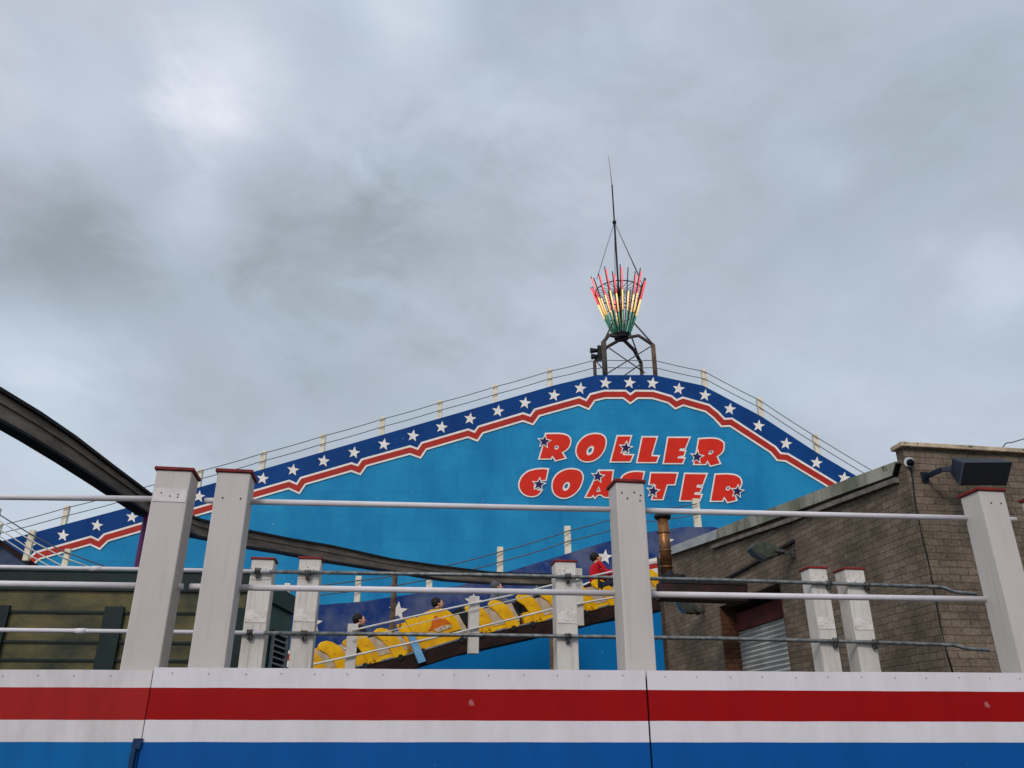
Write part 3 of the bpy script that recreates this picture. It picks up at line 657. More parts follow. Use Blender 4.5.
# reveals of red brick inside the door opening
for tt, sgn in ((d0t, -1), (d1t, 1)):
    MB().slab([[L_pt(tt + sgn * .003, .02, .001), L_pt(tt + sgn * .003, dz - .004, .001), L_pt(tt + sgn * .003, dz - .004, -.5), L_pt(tt + sgn * .003, .02, -.5)]], Ldir * sgn * .02).build('reveal', 'brick_red', bld)
rw = -.32
sh_top = dz - .42
sh = MB(); zz = .05
while zz < sh_top:
    z2 = min(zz + .075, sh_top)
    for (za, oa, zb2, ob) in ((zz, rw, zz + .045, rw + .028), (zz + .045, rw + .028, z2, rw)):
        sh.add([L_pt(d1t + .02, za, oa), L_pt(d0t - .02, za, oa), L_pt(d0t - .02, zb2, ob), L_pt(d1t + .02, zb2, ob)], [(0, 1, 2, 3)])
    zz = z2
sh.build('roller_shutter', 'shutter', bld)
MB().slab([[L_pt(d1t + .02, sh_top, rw + .05), L_pt(d0t - .02, sh_top, rw + .05), L_pt(d0t - .02, dz - .13, rw + .05), L_pt(d1t + .02, dz - .13, rw + .05)]], inn * .1).build('door_lintel', 'maroon', bld)
MB().slab([[L_pt(d1t + .02, .05, -.5), L_pt(d0t - .02, .05, -.5), L_pt(d0t - .02, dz, -.5), L_pt(d1t + .02, dz, -.5)]], inn * .05).build('door_back', 'dark', bld)
# fascia of the lower roof, proud of the wall
ft = [(895, 461.5), (830, 485.5), (790, 501), (747, 517), (716, 529.5), (659, 551)]
fb = [(892, 475.5), (830, 498), (790, 513), (747, 528.5), (716, 539), (659, 558.5)]
def fas(i0, i1, name, mat, off):
    lp = [L_at(x, y, off) for x, y in ft[i0:i1]] + [L_at(x, y, off) for x, y in fb[i0:i1][::-1]]
    return MB().slab([lp], inn * (off - .01)).build(name, mat, bld)
fas(0, 5, 'fascia', 'concrete', .07)
fas(4, 6, 'flashing', 'flash', .08)
MB().slab([[L_at(895.5, 463.5, .07), L_at(892.3, 476, .07), L_at(892.3, 476, .07) + inn * .068, L_at(895.5, 463.5, .07) + inn * .068]], Ldir * -.01).build('dark_gap_plate', 'grille', bld)  # black plate added over the fascia end, standing in for a dark gap
gt = [L_at(x, y, .035) for x, y in ((897, 480), (830, 505), (790, 520.5), (747, 535), (712, 547.5))]
gm = MB()
for p, q in zip(gt, gt[1:]): gm.boxpts(p, q, .06, .06)
gm.build('gutter_board', 'gutter', bld)
lg = [L_at(x, y, .02) for x, y in ((794, 541), (740, 571.5), (722, 581))]
lm = MB()
for p, q in zip(lg, lg[1:]): lm.boxpts(p, q, .05, .04)
lm.build('shadow_line_bar', 'dark', bld)  # dark bar standing in for the shadow line across the side wall
# roofs
r_in = 8.0
rl = [L_pt(t_, z_ - .02, -.3) for t_, z_ in wallTop]
MB().slab([[rl[0], rl[-1], rl[-1] + inn * r_in, rl[0] + inn * r_in]], (0, 0, -.12)).build('roof', 'roof', bld)
MB().slab([[L_pt(tend, 0), L_pt(tend, wallTop[-1][1]), L_pt(tend, wallTop[-1][1], -8.3), L_pt(tend, 0, -8.3)]], Ldir * -.25).build('back_wall', 'brick', bld)
# coping
cz = .055
MB().slab([[FW.pt(-.05, capz, .07), FW.pt(9, capz, .07), FW.pt(9, capz, -.16), FW.pt(-.05, capz, -.16)]], (0, 0, cz)).build('coping', 'coping', bld, bevel=.008)

# duct + flue
dt = L_tz(748, 590)[0]; D0 = L_pt(dt, 0)
DP = Plane(D0, R(4))
duct = thing('flue_duct', 'brown steel duct box sticking out from the brick wall below the roofline', 'duct', (D0.x, D0.y, DP.at(748, 600).z))
MB().slab([[DP.at(661, 580.5), DP.at(747, 583), DP.at(747, 601), DP.at(661, 598)]], DP.n * .35).build('box', 'duct', duct, bevel=.01)
MB().slab([[DP.at(661, 580.5, .015), DP.at(747, 583, .015), DP.at(747, 585, .015), DP.at(661, 582.5, .015)]], DP.n * .012).build('lip', 'dark', duct)
fp = [DP.at(662.5, 517, -.15), DP.at(666.5, 574, -.15)]; fp[1] = Vector((fp[0].x, fp[0].y, fp[1].z))
flue = thing('flue_pipe', 'copper coloured flue pipe with a flat cap rising at the end of the brown duct', 'pipe', fp[1])
MB().tube([fp[1] + Vector((0, 0, 0)), fp[0]], .098, 18).build('pipe', 'copper', flue)
MB().tube([fp[0] - Vector((0, 0, .03)), fp[0] + Vector((0, 0, .02)), fp[0] + Vector((0, 0, .05))], [.13, .15, .12], 18).build('cap', 'dark', flue)
for k in (.3, .62, .9):
    c = fp[0].lerp(fp[1], k); MB().tube([c, c + Vector((0, 0, .025))], .108, 18).build('joint_ring', 'copper', flue)
MB().tube([fp[1] + Vector((0, 0, .04)), fp[1] - Vector((-.02, 0, .03)), fp[1] - Vector((-.10, 0, .09)), fp[1] - Vector((-.28, 0, .1))], .10, 16).build('elbow', 'dark', flue)

# floodlights on the side wall
def floodlight(cpx, bpx, s, label, tilt):
    bp_ = L_at(*bpx); d_t = (bp_ - C0).dot(Ldir)
    # lamp stands off the wall towards the left
    LPn = Plane(bp_ + Vector((0, -.05, 0)), R(4)); c = LPn.at(*cpx)
    t = thing('floodlight', label, 'floodlight', c, 'floodlights on the brick wall')
    m = Matrix.Rotation(R(4), 3, 'Z') @ Matrix.Rotation(R(tilt), 3, 'Y')
    def P(x, y, z): return c + m @ Vector((x * s, y * s, z * s))
    prof = [(-.5, -.02), (-.42, .14), (-.1, .24), (.2, .22), (.45, .02), (.3, -.14), (-.05, -.28), (-.32, -.16)]
    MB().slab([[P(x, -.24, z) for x, z in prof]], m @ Vector((0, .48 * s, 0))).build('housing', 'flood', t, bevel=.015)
    gl = [(-.49, -.05), (-.33, -.19), (-.05, -.31), (.0, -.27), (-.30, -.13), (-.46, .0)]
    MB().slab([[P(x, -.2, z) for x, z in gl]], m @ Vector((0, .4 * s, 0))).build('lens', 'glass', t)
    mb = MB(); mb.boxpts(P(.3, 0, .0), bp_ + Vector((0, -.05, 0)), .08 * s, .1 * s); mb.box(bp_ + Vector((-.02, -.05, 0)), (.03, .14 * s, .28 * s)); mb.boxpts(P(.2, -.27, 0), P(.5, -.27, .02), .03, .04)
    mb.boxpts(P(.2, .27, 0), P(.5, .27, .02), .03, .04); mb.boxpts(P(.5, -.27, .02), P(.5, .27, .02), .03, .04)
    mb.build('bracket', 'fitting', t)
floodlight((765, 551), (793, 554), .48, 'grey-green floodlight on a bracket above the shutter door', 8)
floodlight((688, 607), (703, 608), .46, 'small floodlight under the brown duct at the end of the brick wall', 30)

# loudspeaker
SPP = Plane(FW.pt(.75, 0, .62), R(6))
so = FW.pt(.62, FW.tz(950, 468)[1])
sp = thing('loudspeaker', 'black rectangular loudspeaker on a bracket near the top of the brick wall', 'loudspeaker', SPP.at(980, 487))
f_ = [SPP.at(963, 462.5), SPP.at(1013, 462), SPP.at(1007, 486), SPP.at(959, 485.5)]
b_ = [SPP.at(952, 457.5, -.26), SPP.at(1004, 459, -.26), SPP.at(996, 477, -.26), SPP.at(950, 474, -.26)]
mb = MB(); mb.add(f_ + b_, [(0, 1, 2, 3), (4, 7, 6, 5), (0, 4, 5, 1), (1, 5, 6, 2), (2, 6, 7, 3), (3, 7, 4, 0)])
case = mb.build('case', 'speaker', sp, bevel=.012)
cf = sum(f_, Vector()) / 4
gfr = [cf + (p - cf) * .93 - SPP.n * .006 for p in f_]
MB().slab([gfr], -SPP.n * .01).build('grille', 'grille', sp)
mb = MB(); br0 = SPP.at(951, 467, -.2); mb.boxpts(br0 + Vector((.05, .05, 0)), br0 + Vector((-.06, .10, 0)), .03, .05)
wl_ = FW.pt((br0 - C0).dot(FW.u) - .06, br0.z); mb.boxpts(br0 + Vector((-.06, .10, 0)), wl_, .03, .05)
mb.box(FW.pt((br0 - C0).dot(FW.u) - .06, br0.z, .012), (.08, .02, .12), Matrix.Rotation(BA, 3, 'Z')).build('bracket', 'speaker', sp)

# cctv dome + its lead
cc = FW.at(909, 462, .06)
ct = thing('security_camera', 'small white dome camera with black lens under the corner coping', 'camera', cc)
MB().tube([FW.at(909, 462, 0), FW.at(909, 462, .05)], .056, 16).build('housing', 'white_metal', ct)
MB().sphere(FW.at(910.5, 462.5, .065), .042, 14, 10).build('lens', 'grille', ct)
cab = [(911, 468), (913, 480), (914, 500), (917, 520), (921, 540), (928, 560), (932, 580), (936, 600), (940.5, 625), (946, 650), (955, 680)]
pts = [FW.at(x, y, .008) for x, y in cab]; pts = [Vector((max(p.x, C0.x + .01), p.y, p.z)) for p in pts]
tag(MB().tube(pts, .009, 6).build('camera_cable', 'dark'), 'thin black cable hanging down the brick wall corner from the dome camera', 'cable')
wz = [FW.at(x, y, -.2) for x, y in ((1003, 447), (1006, 443), (1012, 442.5), (1020, 440), (1034, 436), (1050, 440))]
tag(MB().tube(wz, .007, 6).build('roof_wire', 'cable'), 'thin wire looping above the pale coping at the right edge', 'wire')

# ------------------------------------------------------------------ train, its track and walkway
TA = R(17)
TP = Plane((0, 17.67 / math.cos(TA), 0), TA)
Bp = [(230, 716), (300, 698), (350, 684), (418, 667), (467, 651.5), (489, 647), (556, 632), (583, 626), (613, 618), (663, 609), (720, 597), (800, 582)]
Bw = [TP.at(x, y) for x, y in Bp]
track = thing('coaster_track', 'dark brown sloping track beam carrying the yellow train', 'track', (Bw[3].x, Bw[3].y, 0))
mb = MB(); TH_ = .27
for p, q in zip(Bw, Bw[1:]):
    up_ = Vector((0, 0, TH_)); dn = TP.n * 1.1
    mb.add([p, q, q + up_, p + up_, p + dn, q + dn, q + up_ + dn, p + up_ + dn], [(0, 1, 2, 3), (4, 7, 6, 5), (0, 4, 5, 1), (3, 2, 6, 7)])
mb.build('beam', 'under', track)
for off in (-.04, .9):
    MB().tube([p + Vector((0, 0, TH_ + .03)) + TP.n * (off + .05) for p in Bw], .03, 8).build('rail', 'galv', track)
for lx in (568, 634):
    p = TP.at(lx, polyline_y(Bp, lx)) + TP.n * .5; MB().box((p.x, p.y, p.z / 2), (.14, .14, p.z)).build('leg', 'under', track)

def B_at(px):
    y = polyline_y(Bp, px); return TP.at(px, y)
def skinned(name, verts, edges, radii, mat, parent, root=0):
    me = bpy.data.meshes.new(name); me.from_pydata([Vector(v) for v in verts], edges, []); me.update()
    ob = bpy.data.objects.new(name, me); COL.objects.link(ob)
    md = ob.modifiers.new('skin', 'SKIN'); md.use_smooth_shade = True
    for i, r_ in enumerate(radii):
        sv = me.skin_vertices[0].data[i]; sv.radius = (r_, r_) if not isinstance(r_, tuple) else r_; sv.use_root = (i == root)
    ss = ob.modifiers.new('sub', 'SUBSURF'); ss.levels = 2; ss.render_levels = 2
    dg = bpy.context.evaluated_depsgraph_get(); m2 = bpy.data.meshes.new_from_object(ob.evaluated_get(dg))
    m2.name = name; m2.materials.clear(); m2.materials.append(M[mat])
    for p in m2.polygons: p.use_smooth = True
    bpy.data.objects.remove(ob)
    o = bpy.data.objects.new(name, m2); COL.objects.link(o); o.parent = parent
    return o
def rider(loc, heading, slope, label, jacket, hair='hair', lean=0.0, arms=1):
    t = thing('person', label, 'person', loc, 'riders in the yellow train')
    t.rotation_euler = (0, -slope * .4, heading); t.scale = (1.06, 1.06, 1.06)
    # local: +x forward, +y left, z up, seat height 0
    v = [(0, 0, .08), (.01 + lean * .2, 0, .28), (.02 + lean * .5, 0, .50), (.03 + lean * .6, 0, .56), (.05 + lean * .7, 0, .63), (.06 + lean * .75, 0, .71),
         (.02 + lean * .5, .17, .49), (.02 + lean * .5, -.17, .49), (.16 + lean, .22, .28), (.16 + lean, -.22, .28), (.40 + lean, .17, .36), (.40 + lean, -.17, .36), (.50 + lean, .16, .38), (.50 + lean, -.16, .38),
         (.05, .10, .06), (.05, -.10, .06), (.46, .11, .14), (.46, -.11, .14), (.52, .11, -.22), (.52, -.11, -.22), (.64, .11, -.26), (.64, -.11, -.26)]
    ed = [(0, 1), (1, 2), (2, 3), (3, 4), (4, 5), (2, 6), (2, 7), (6, 8), (7, 9), (8, 10), (9, 11), (10, 12), (11, 13), (0, 14), (0, 15), (14, 16), (15, 17), (16, 18), (17, 19), (18, 20), (19, 21)]
    rd = [.13, .12, .11, .055, .085, .082, .06, .06, .045, .045, .032, .032, .035, .035, .085, .085, .06, .06, .045, .045, .04, .04]
    skinned('body', v, ed, rd, 'skin', t)
    jv = v[:3] + v[6:12]; je = [(0, 1), (1, 2), (2, 3), (2, 4), (3, 5), (4, 6), (5, 7), (6, 8)]
    skinned('jacket', jv, je, [.19, .19, .17, .115, .115, .09, .09, .06, .06], jacket, t)
    tv = [v[0]] + v[14:20]; te = [(0, 1), (0, 2), (1, 3), (2, 4), (3, 5), (4, 6)]
    skinned('trousers', tv, te, [.14, .1, .1, .075, .075, .06, .06], 'trousers', t)
    h = MB(); hx = .055 + lean * .72
    h.sphere((hx - .035, 0, .71), .110, 14, 10, (1, .92, 1.0)); o = h.build('hair', hair, t, origin=(0, 0, 0))
    f = MB(); f.sphere((hx + .035, 0, .665), .088, 14, 10, (.92, .82, 1.18)); f.tube([(hx + .10, 0, .685), (hx + .135, 0, .655), (hx + .11, 0, .64)], [.012, .018, .012], 6)
    f.sphere((hx + .0, .085, .665), .022); f.sphere((hx, -.085, .665), .022)
    f.build('face', 'skin', t, origin=(0, 0, 0))
    e_ = MB(); e_.sphere((hx + .108, .03, .695), .012, 8, 6); e_.sphere((hx + .108, -.03, .695), .012, 8, 6); e_.box((hx + .112, 0, .61), (.01, .05, .008)); e_.build('eyes', 'hair', t, origin=(0, 0, 0))
    return t

def fin_prof(x, k=1.0):
    p = [(x + .30, 0.0), (x + .24, .22), (x + .12, .46), (x - .01, .60), (x - .03, .70), (x + .05, .76), (x + .16, .76), (x + .27, .70), (x + .38, .58), (x + .47, .40), (x + .53, .20), (x + .56, 0)]
    return [(a, b * k) for a, b in p]
def car(xa, xb, label, lead=False, fins=2):
    Pa, Pb = B_at(xa), B_at(xb); up0 = Vector((0, 0, TH_ + .02))
    e1 = (Pb - Pa).normalized(); L_ = (Pb - Pa).length; e3 = TP.n.cross(e1) * -1
    if e3.z < 0: e3 = -e3
    O = Pa + up0
    def W(x, y, z): return O + e1 * x + TP.n * y + e3 * z
    t = thing('coaster_car', label, 'coaster car', O, 'yellow cars of the coaster train')
    g0, g1 = .03, L_ - .03
    MB().slab([[W(g0, .0, .02), W(g1, .0, .02), W(g1, .0, .27), W(g0, .0, .27)]], TP.n * 1.0).build('body', 'yellow', t, bevel=.02)
    if lead:
        prof = [(g0 + .10, .2), (g0 - .02, .60), (g0 - .05, .74), (.20, .74), (.24, .68), (.40, .74), (.60, .77), (.80, .74), (.94, .66), (1.03, .54), (1.10, .36), (1.12, .2)]
        for y in (-.03, .97): MB().slab([[W(a, y, b) for a, b in prof]], TP.n * .06).build('side_shield', 'yellow', t, bevel=.015)
        MB().slab([[W(a, -.045, b) for a, b in ((.40, .36), (.50, .44), (.54, .54), (.64, .63), (.72, .54), (.84, .50), (.94, .36), (.80, .40), (.66, .35))]], TP.n * .012).build('flame_badge', 'orange', t)
        MB().slab([[W(a, -.05, b) for a, b in ((.52, .35), (.72, .38), (.92, .35), (.88, .29), (.6, .28))]], TP.n * .012).build('badge_plate', 'coping', t)
        MB().slab([[W(g0 + .0, -.12, -.22), W(g0 + .16, -.12, -.22), W(g0 + .05, -.12, .42), W(g0 - .09, -.12, .42)]], TP.n * .08).build('end_panel', 'ltblue', t)
        xs = [1.12]; rem = L_
    else: xs = []
    if not lead:
        step = (L_ - .08) / fins
        xs = [.06 + step * i for i in range(fins)]
    for x in xs:
        k = random.uniform(.86, .93)
        if not lead:
            for y in (-.03, .97): MB().slab([[W(a, y, b) for a, b in fin_prof(x - .08, k)]], TP.n * .06).build('side_shield', 'yellow', t, bevel=.015)
            bx0, bx1 = x + .34, x + (L_ - .08) / fins + .17
        else: bx0, bx1 = 1.06, L_ - .02
        if bx1 - bx0 > .05:
            bx1 = min(bx1, L_ - .02)
            MB().slab([[W(bx0, -.012, .12), W(bx1, -.012, .12), W(bx1 - .10, .01, .52), W(bx0 - .06, .01, .52)]], TP.n * .05).build('side_panel', 'beige', t)
        MB().slab([[W(x + .0, .05, .25), W(x + .35, .05, .25), W(x + .16, .05, .66), W(x + .06, .05, .66)]], TP.n * .9).build('seat', 'seat', t, bevel=.03)
    for x in (.2, L_ - .2):
        wm = MB(); wm.disc(W(x, -.03, -.01), TP.n, .06, .05, 14); wm.build('wheel', 'dark', t)
    return t, W, e1, L_
heading = TA
cars = []
cars.append(car(300, 352, 'yellow coaster car lowest in the train, just right of the post pair'))
cars.append(car(354, 409, 'yellow coaster car carrying the rider in black beside the short white post'))
cars.append(car(413, 470, 'round-fronted yellow coaster car with an orange flame badge and light blue end panel', True))
cars.append(car(472, 522, 'yellow coaster car below the end of the dark girder, behind the middle railing post'))
cars.append(car(524, 575, 'yellow coaster car partly behind the red-capped old post near the middle'))
cars.append(car(577, 626, 'yellow coaster car carrying the rider in the red jacket'))
cars.append(car(628, 676, 'yellow coaster car highest in the train, beside the copper flue pipe'))
def seat_at(i, x, y=.5, z=.26):
    t, W, e1, L_ = cars[i]; return W(x, y, z), math.asin(e1.z)
for i, x, lab, jk, hr, ln in ((1, .06, 'dark-haired rider in a black jacket leaning forward in a lower yellow car', 'jacket_black', 'hair', .10),
                          (2, .66, 'rider with dark hair and dark navy jacket in the flame-badged yellow car', 'jacket_navy', 'hair', .0),
                          (3, .68, 'grey-haired rider in a grey jacket in the yellow car below the girder end', 'jacket_grey', 'hair_grey', .05),
                          (5, .74, 'rider in a bright red jacket seated in the upper yellow car', 'jacket_red', 'hair', .0)):
    p, s_ = seat_at(i, x, .32 if i != 5 else .15, {1: .25, 2: .18, 3: .26, 5: .44}[i])
    rider(p, heading, s_, lab, jk, hr, ln)

# walkway rail in front of the train
WP = Plane((0, 16.6 / math.cos(TA), 0), TA)
wr = thing('cable_railing', 'white wire railing on square posts sloping up in front of the yellow train', 'railing', WP.at(473, 654))
for x, y0, y1, w in ((348, 624, 690, 9.6), (473, 596.5, 654, 10), (578.5, 569, 626, 10)):
    p = WP.at(x, y1, .0); q = WP.at(x, y0, .0); w_ = w * 16.4 / 814
    MB().box(Vector((p.x, p.y, (p.z + q.z) / 2)), (w_, w_ * .8, q.z - p.z), Matrix.Rotation(TA, 3, 'Z')).build('post', 'post_old', wr, bevel=.01)
for ys, rr in (([(352, 630.5), (440, 610.5), (510, 595.5), (556, 584), (615, 571), (680, 558)], .021), ([(300, 668), (312, 664.7), (460, 632), (556, 608), (613, 597.5), (680, 584)], .021), ([(352, 640), (388, 631.5), (452, 615), (521, 598), (580, 583)], .009)):
    MB().tube([WP.at(x, y, .12) for x, y in ys], rr, 6).build('cable', 'cable_w', wr)
# thin brown mast
mp_ = Plane((0, 21.5, 0), 0); a = mp_.at(393.5, 600); b = mp_.at(393.5, 572)
tag(MB().tube([(a.x, a.y, 0), (a.x, a.y, b.z)], [.075, .07], 10).build('mast', 'rust'), 'thin brown mast standing before the worn navy wall, left of middle', 'mast')

# ------------------------------------------------------------------ light tower on top
TC_Y = 42.0
TWP = Plane((0, TC_Y, 0), YAW)
def tw(px, py, dy=0.0): return TWP.at(px, py, -dy)
tb = tw(624, 376); 
tower = thing('light_tower', 'steel tower frame on the hoarding peak holding a flared bouquet of coloured light tubes', 'light tower', (tb.x, tb.y, tb.z - .6))
Z0 = tb.z - .6
def leg(px_top, py_top, r_, dy, mat, px_base=None):
    p = tw(px_top, py_top, dy)
    MB().tube([(p.x, p.y, Z0), p], r_, 12).build('leg', mat, tower); return p
l1 = leg(603.5, 342, .15, -.9, 'tower'); l2 = leg(653, 345, .13, -.7, 'rust')
l3 = leg(641, 363, .11, 1.2, 'tower'); l4 = leg(594.5, 362, .10, 1.0, 'tower')
hub = tw(621.5, 337)
def bar(ps, r_, name='brace', mat='tower'): MB().tube(ps, r_, 8).build(name, mat, tower)
bar([l1, tw(609, 335, -.5), hub + Vector((0, 0, -.05)), tw(634, 350, .6), l3], .11, 'arm')
bar([l2, tw(638.5, 335.5, -.4), hub + Vector((0, 0, -.12)), tw(607, 347, .5), l4], .10, 'arm')
bar([l1, tw(616, 316)], .045); bar([l2 + Vector((0, 0, .05)), tw(630.5, 319)], .045); bar([l3, tw(629, 330)], .045)
bar([l2, tw(608, 373, 0)], .035); bar([tw(609, 348), tw(645, 373, .5)], .035); bar([tw(641, 364, 1), tw(625, 375, 0)], .035); bar([tw(597, 362, 1), tw(602, 368, 0)], .035)
lm = MB()
for (x, y) in ((596, 351), (597, 357)):
    c = tw(x, y, -.6); lm.tube([c + Vector((-.32, -.05, 0)), c + Vector((.12, 0, .03))], [.17, .10], 10)
lm.boxpts(tw(599.5, 346, -.6), tw(599.5, 361, -.6), .2, .25, (1, 0, 0)); lm.build('lamp_cluster', 'dark', tower)
# bouquet of tubes
bq = thing('light_bouquet', 'flared bouquet of red, yellow and green light tubes below the mast', 'light display', hub)
for k in range(22):
    a = 2 * math.pi * (k + .35) / 22
    d = Vector((math.cos(a), math.sin(a), 0))
    lowr, hir = .40, 1.66
    H = 3.7 + .25 * math.sin(k * 2.4)
    def bp3(f): return hub + Vector((0, 0, .08)) + d * (lowr + (hir - lowr) * f ** .85) + Vector((0, 0, H * f))
    fr = MB(); fr.tube([bp3(f / 5) for f in range(6)], .035, 6); fo = fr.build('tube_holder', 'tower', bq)
    og = Vector((-d.y, d.x, 0)) * .09 + d * .03
    for f0, f1, mt, nm in ((.03, .33, 'neon_g', 'green_tube'), (.33, .62, 'neon_y', 'yellow_tube'), (.62, .95, 'neon_r', 'red_tube')):
        if (k % 5 == 2 and mt == 'neon_r') : continue
        MB().tube([bp3(f0) + og, bp3((f0 + f1) / 2) + og, bp3(f1) + og], .042, 6).build(nm, mt, fo)
def ring(c, r_, th, name, mat='tower', n=28):
    MB().tube([c + Vector((math.cos(2 * math.pi * i / n) * r_, math.sin(2 * math.pi * i / n) * r_, 0)) for i in range(n + 1)], th, 6, False).build(name, mat, bq)
wc = hub + Vector((0, 0, 3.0))
ring(wc, 1.42, .035, 'wheel_rim'); ring(hub + Vector((0, 0, 1.5)), .88, .028, 'ring'); ring(hub + Vector((0, 0, .1)), .42, .07, 'ring', 'dark')
for i in range(24):
    a = 2 * math.pi * i / 24
    MB().tube([wc, wc + Vector((math.cos(a), math.sin(a), 0)) * 1.42], .018, 5).build('spoke', 'tower', bq)
MB().disc(wc - Vector((0, 0, .12)), (0, 0, 1), .24, .3, 14).build('hub', 'dark', bq)
MB().disc(hub - Vector((0, 0, .12)), (0, 0, 1), .42, .2, 16).build('base_plate', 'dark', bq)
def z_of(py):
    d = ray(616, py); return EYE.z + d.z * ((hub.y) / d.y)
mast = thing('mast', 'tall thin mast with guy wires rising above the coloured light bouquet', 'mast', hub)
zt1, zt2, zt3 = z_of(222), z_of(185), z_of(156)
MB().tube([hub, (hub.x, hub.y, zt1)], .06, 10).build('lower_pole', 'dark', mast)
MB().tube([(hub.x, hub.y, zt1), (hub.x, hub.y, zt2)], .045, 8).build('upper_pole', 'dark', mast)
MB().tube([(hub.x, hub.y, zt2), (hub.x - .12, hub.y, zt3)], [.025, .012], 6).build('whip', 'cable', mast)
MB().disc((hub.x, hub.y, zt1 - .1), (0, 0, 1), .12, .15, 10).build('collar', 'dark', mast)
for a in (R(205), R(320), R(335) + .5, R(90)):
    q = hub + Vector((math.cos(a) * 1.5, math.sin(a) * 1.5, 3.55))
    MB().tube([(hub.x, hub.y, zt1), q], .02, 5).build('guy_wire', 'cable', mast)

# ------------------------------------------------------------------ barrier: striped panels, posts, rails
BP = Plane((0, 4.2, 0), YAW)
ptop = 1.957
def panel(x0, x1, top, mat, label, lean=0.0, off=0.0, first=False):
    t0 = BP.tz(x0, 720)[0]; t1 = BP.tz(x1, 720)[0]
    t = thing('striped_panel', label, 'panel', BP.pt((t0 + t1) / 2, 0, off), 'striped panels of the front barrier')
    # small jog along the top edge so the sheet looks cut by hand
    loop = [BP.pt(t0, .12, off), BP.pt(t1, .12, off), BP.pt(t1 + lean * 0, top, off)]
    nn = 6
    for i in range(1, nn): loop.append(BP.pt(t1 + (t0 + lean - t1) * i / nn, top + random.uniform(-.0015, .0015), off))
    loop.append(BP.pt(t0 + lean, top, off))
    s_ = MB().slab([loop], BP.n * .012).build('sheet', mat, t, bevel=.0015)
    k = t0 + .09
    while k < t1 - .04:
        MB().disc(BP.pt(k, top - .026 + random.uniform(-.003, .003), off + .0005), -BP.n, .0034, .002, 10).build('screw', 'screw', t)
        k += .165 + random.uniform(-.01, .01)
    MB().slab([[BP.pt(t0, top - .10, off - .05), BP.pt(t1, top - .10, off - .05), BP.pt(t1, top - .01, off - .05), BP.pt(t0, top - .01, off - .05)]], BP.n * .05).build('batten', 'post_old', t)
    return t0, t1
panel(-330, 144, 1.945, 'stripeA', 'faded striped barrier panel at the left end, slightly lower top edge', off=-.006)
panel(145.2, 647.8, ptop, 'stripeB', 'long red, white and blue striped barrier panel in the middle', off=.006, lean=.003)
panel(649.6, 1190, ptop, 'stripeB', 'red, white and blue striped barrier panel at the right end', off=.006)
# dark strips behind joints, their colour stands in for shade in the gaps
for px, lab in ((144.5, 'dark joint strip between the faded left panel and the middle panel'), (648.5, 'dark joint strip between the middle and right striped panels')):
    tt = BP.tz(px, 720)[0]
    tag(MB().slab([[BP.pt(tt - .03, .12, -.03), BP.pt(tt + .03, .12, -.03), BP.pt(tt + .03, 1.93, -.03), BP.pt(tt - .03, 1.93, -.03)]], BP.n * .03).build('joint_strip', 'joint'), lab, 'strip')
tt = BP.tz(138, 742)[0]
br = MB().slab([[BP.pt(tt - .02, 1.605, .02), BP.pt(tt + .02, 1.605, .02), BP.pt(tt + .024, 1.648, .02), BP.pt(tt - .016, 1.648, .02)]], BP.n * .02)
br.boxpts(BP.pt(tt - .005, 1.60, .018), BP.pt(tt - .015, 1.2, .018), .02, .02, (1, 0, 0))
tag(br.build('hinge_bracket', paint('bracket_blue', srgb(20, 50, 90), rough=.5)), 'small dark blue bracket at the foot of the left panel joint', 'bracket')

def post(cx, Yn, w, htop, rot, label, mat, group, depth=None, holes=(), patch=None):
    """cx = world x of front-face centre, Yn = y; stands on the ground"""
    depth = depth or w
    t = thing('barrier_post', label, 'post', (cx, Yn, 0), group); t.rotation_euler = (0, 0, rot)
    def loc(mb): return mb
    MB().box((0, depth / 2, htop / 2), (w, depth, htop)).build('shaft', mat, t, origin=(0, 0, 0), bevel=.006)
    MB().box((0, depth / 2, htop + .009), (w + .022, depth + .022, .018)).build('cap', 'cap', t, origin=(0, 0, 0), bevel=.004)
    for hx, hz in holes:
        MB().tube([(hx, -.0045, hz), (hx, .004, hz)], .004, 8).build('bolt_hole', 'hole', t, origin=(0, 0, 0))
    if patch:
        z0_, z1_ = patch
        MB().box((0, -.0012, (z0_ + z1_) / 2), (w - .013, .004, z1_ - z0_)).build('repair_patch', 'patch_clean', t, origin=(0, 0, 0))
    return t
PR = R(9)
def front_post(px_c, py_top, label, w=.176, holes=(), patch=None, rot=PR, n=1.0):
    p = BP.at(px_c, 670, -.03)
    # height from the top pixel at that distance
    d = ray(px_c, py_top); zt = EYE.z + d.z * (p.y / d.y)
    return post(p.x, p.y, w, zt, rot, label, 'post', 'posts of the front barrier', holes=[(a, zt - b) for a, b in holes], patch=(zt - patch[1], zt - patch[0]) if patch else None)
front_post(139, 470.5, 'leaning-looking white square post left of the panel joint, leftmost of the front row', w=.178, holes=[(-.045, .125), (.0, .14), (.04, .13), (.04, .145)], patch=(.10, .17))
front_post(205.5, 472.5, 'white square post right of the left panel joint, close beside the leftmost post', w=.170, holes=[(-.04, .14), (.05, .14)])
front_post(641.5, 482.5, 'white square post in the middle of the front row, below the word coaster', w=.158, holes=[(-.05, .06), (.02, .055), (.055, .07), (-.02, .09), (.05, .10)])
front_post(1036, 491, 'large white square post under the loudspeaker at the right', w=.158, holes=[(-.02, .07), (.04, .07)])
front_post(1103, 496, 'white square post cut off by the right edge of the picture', w=.158, holes=[(-.05, .08)])

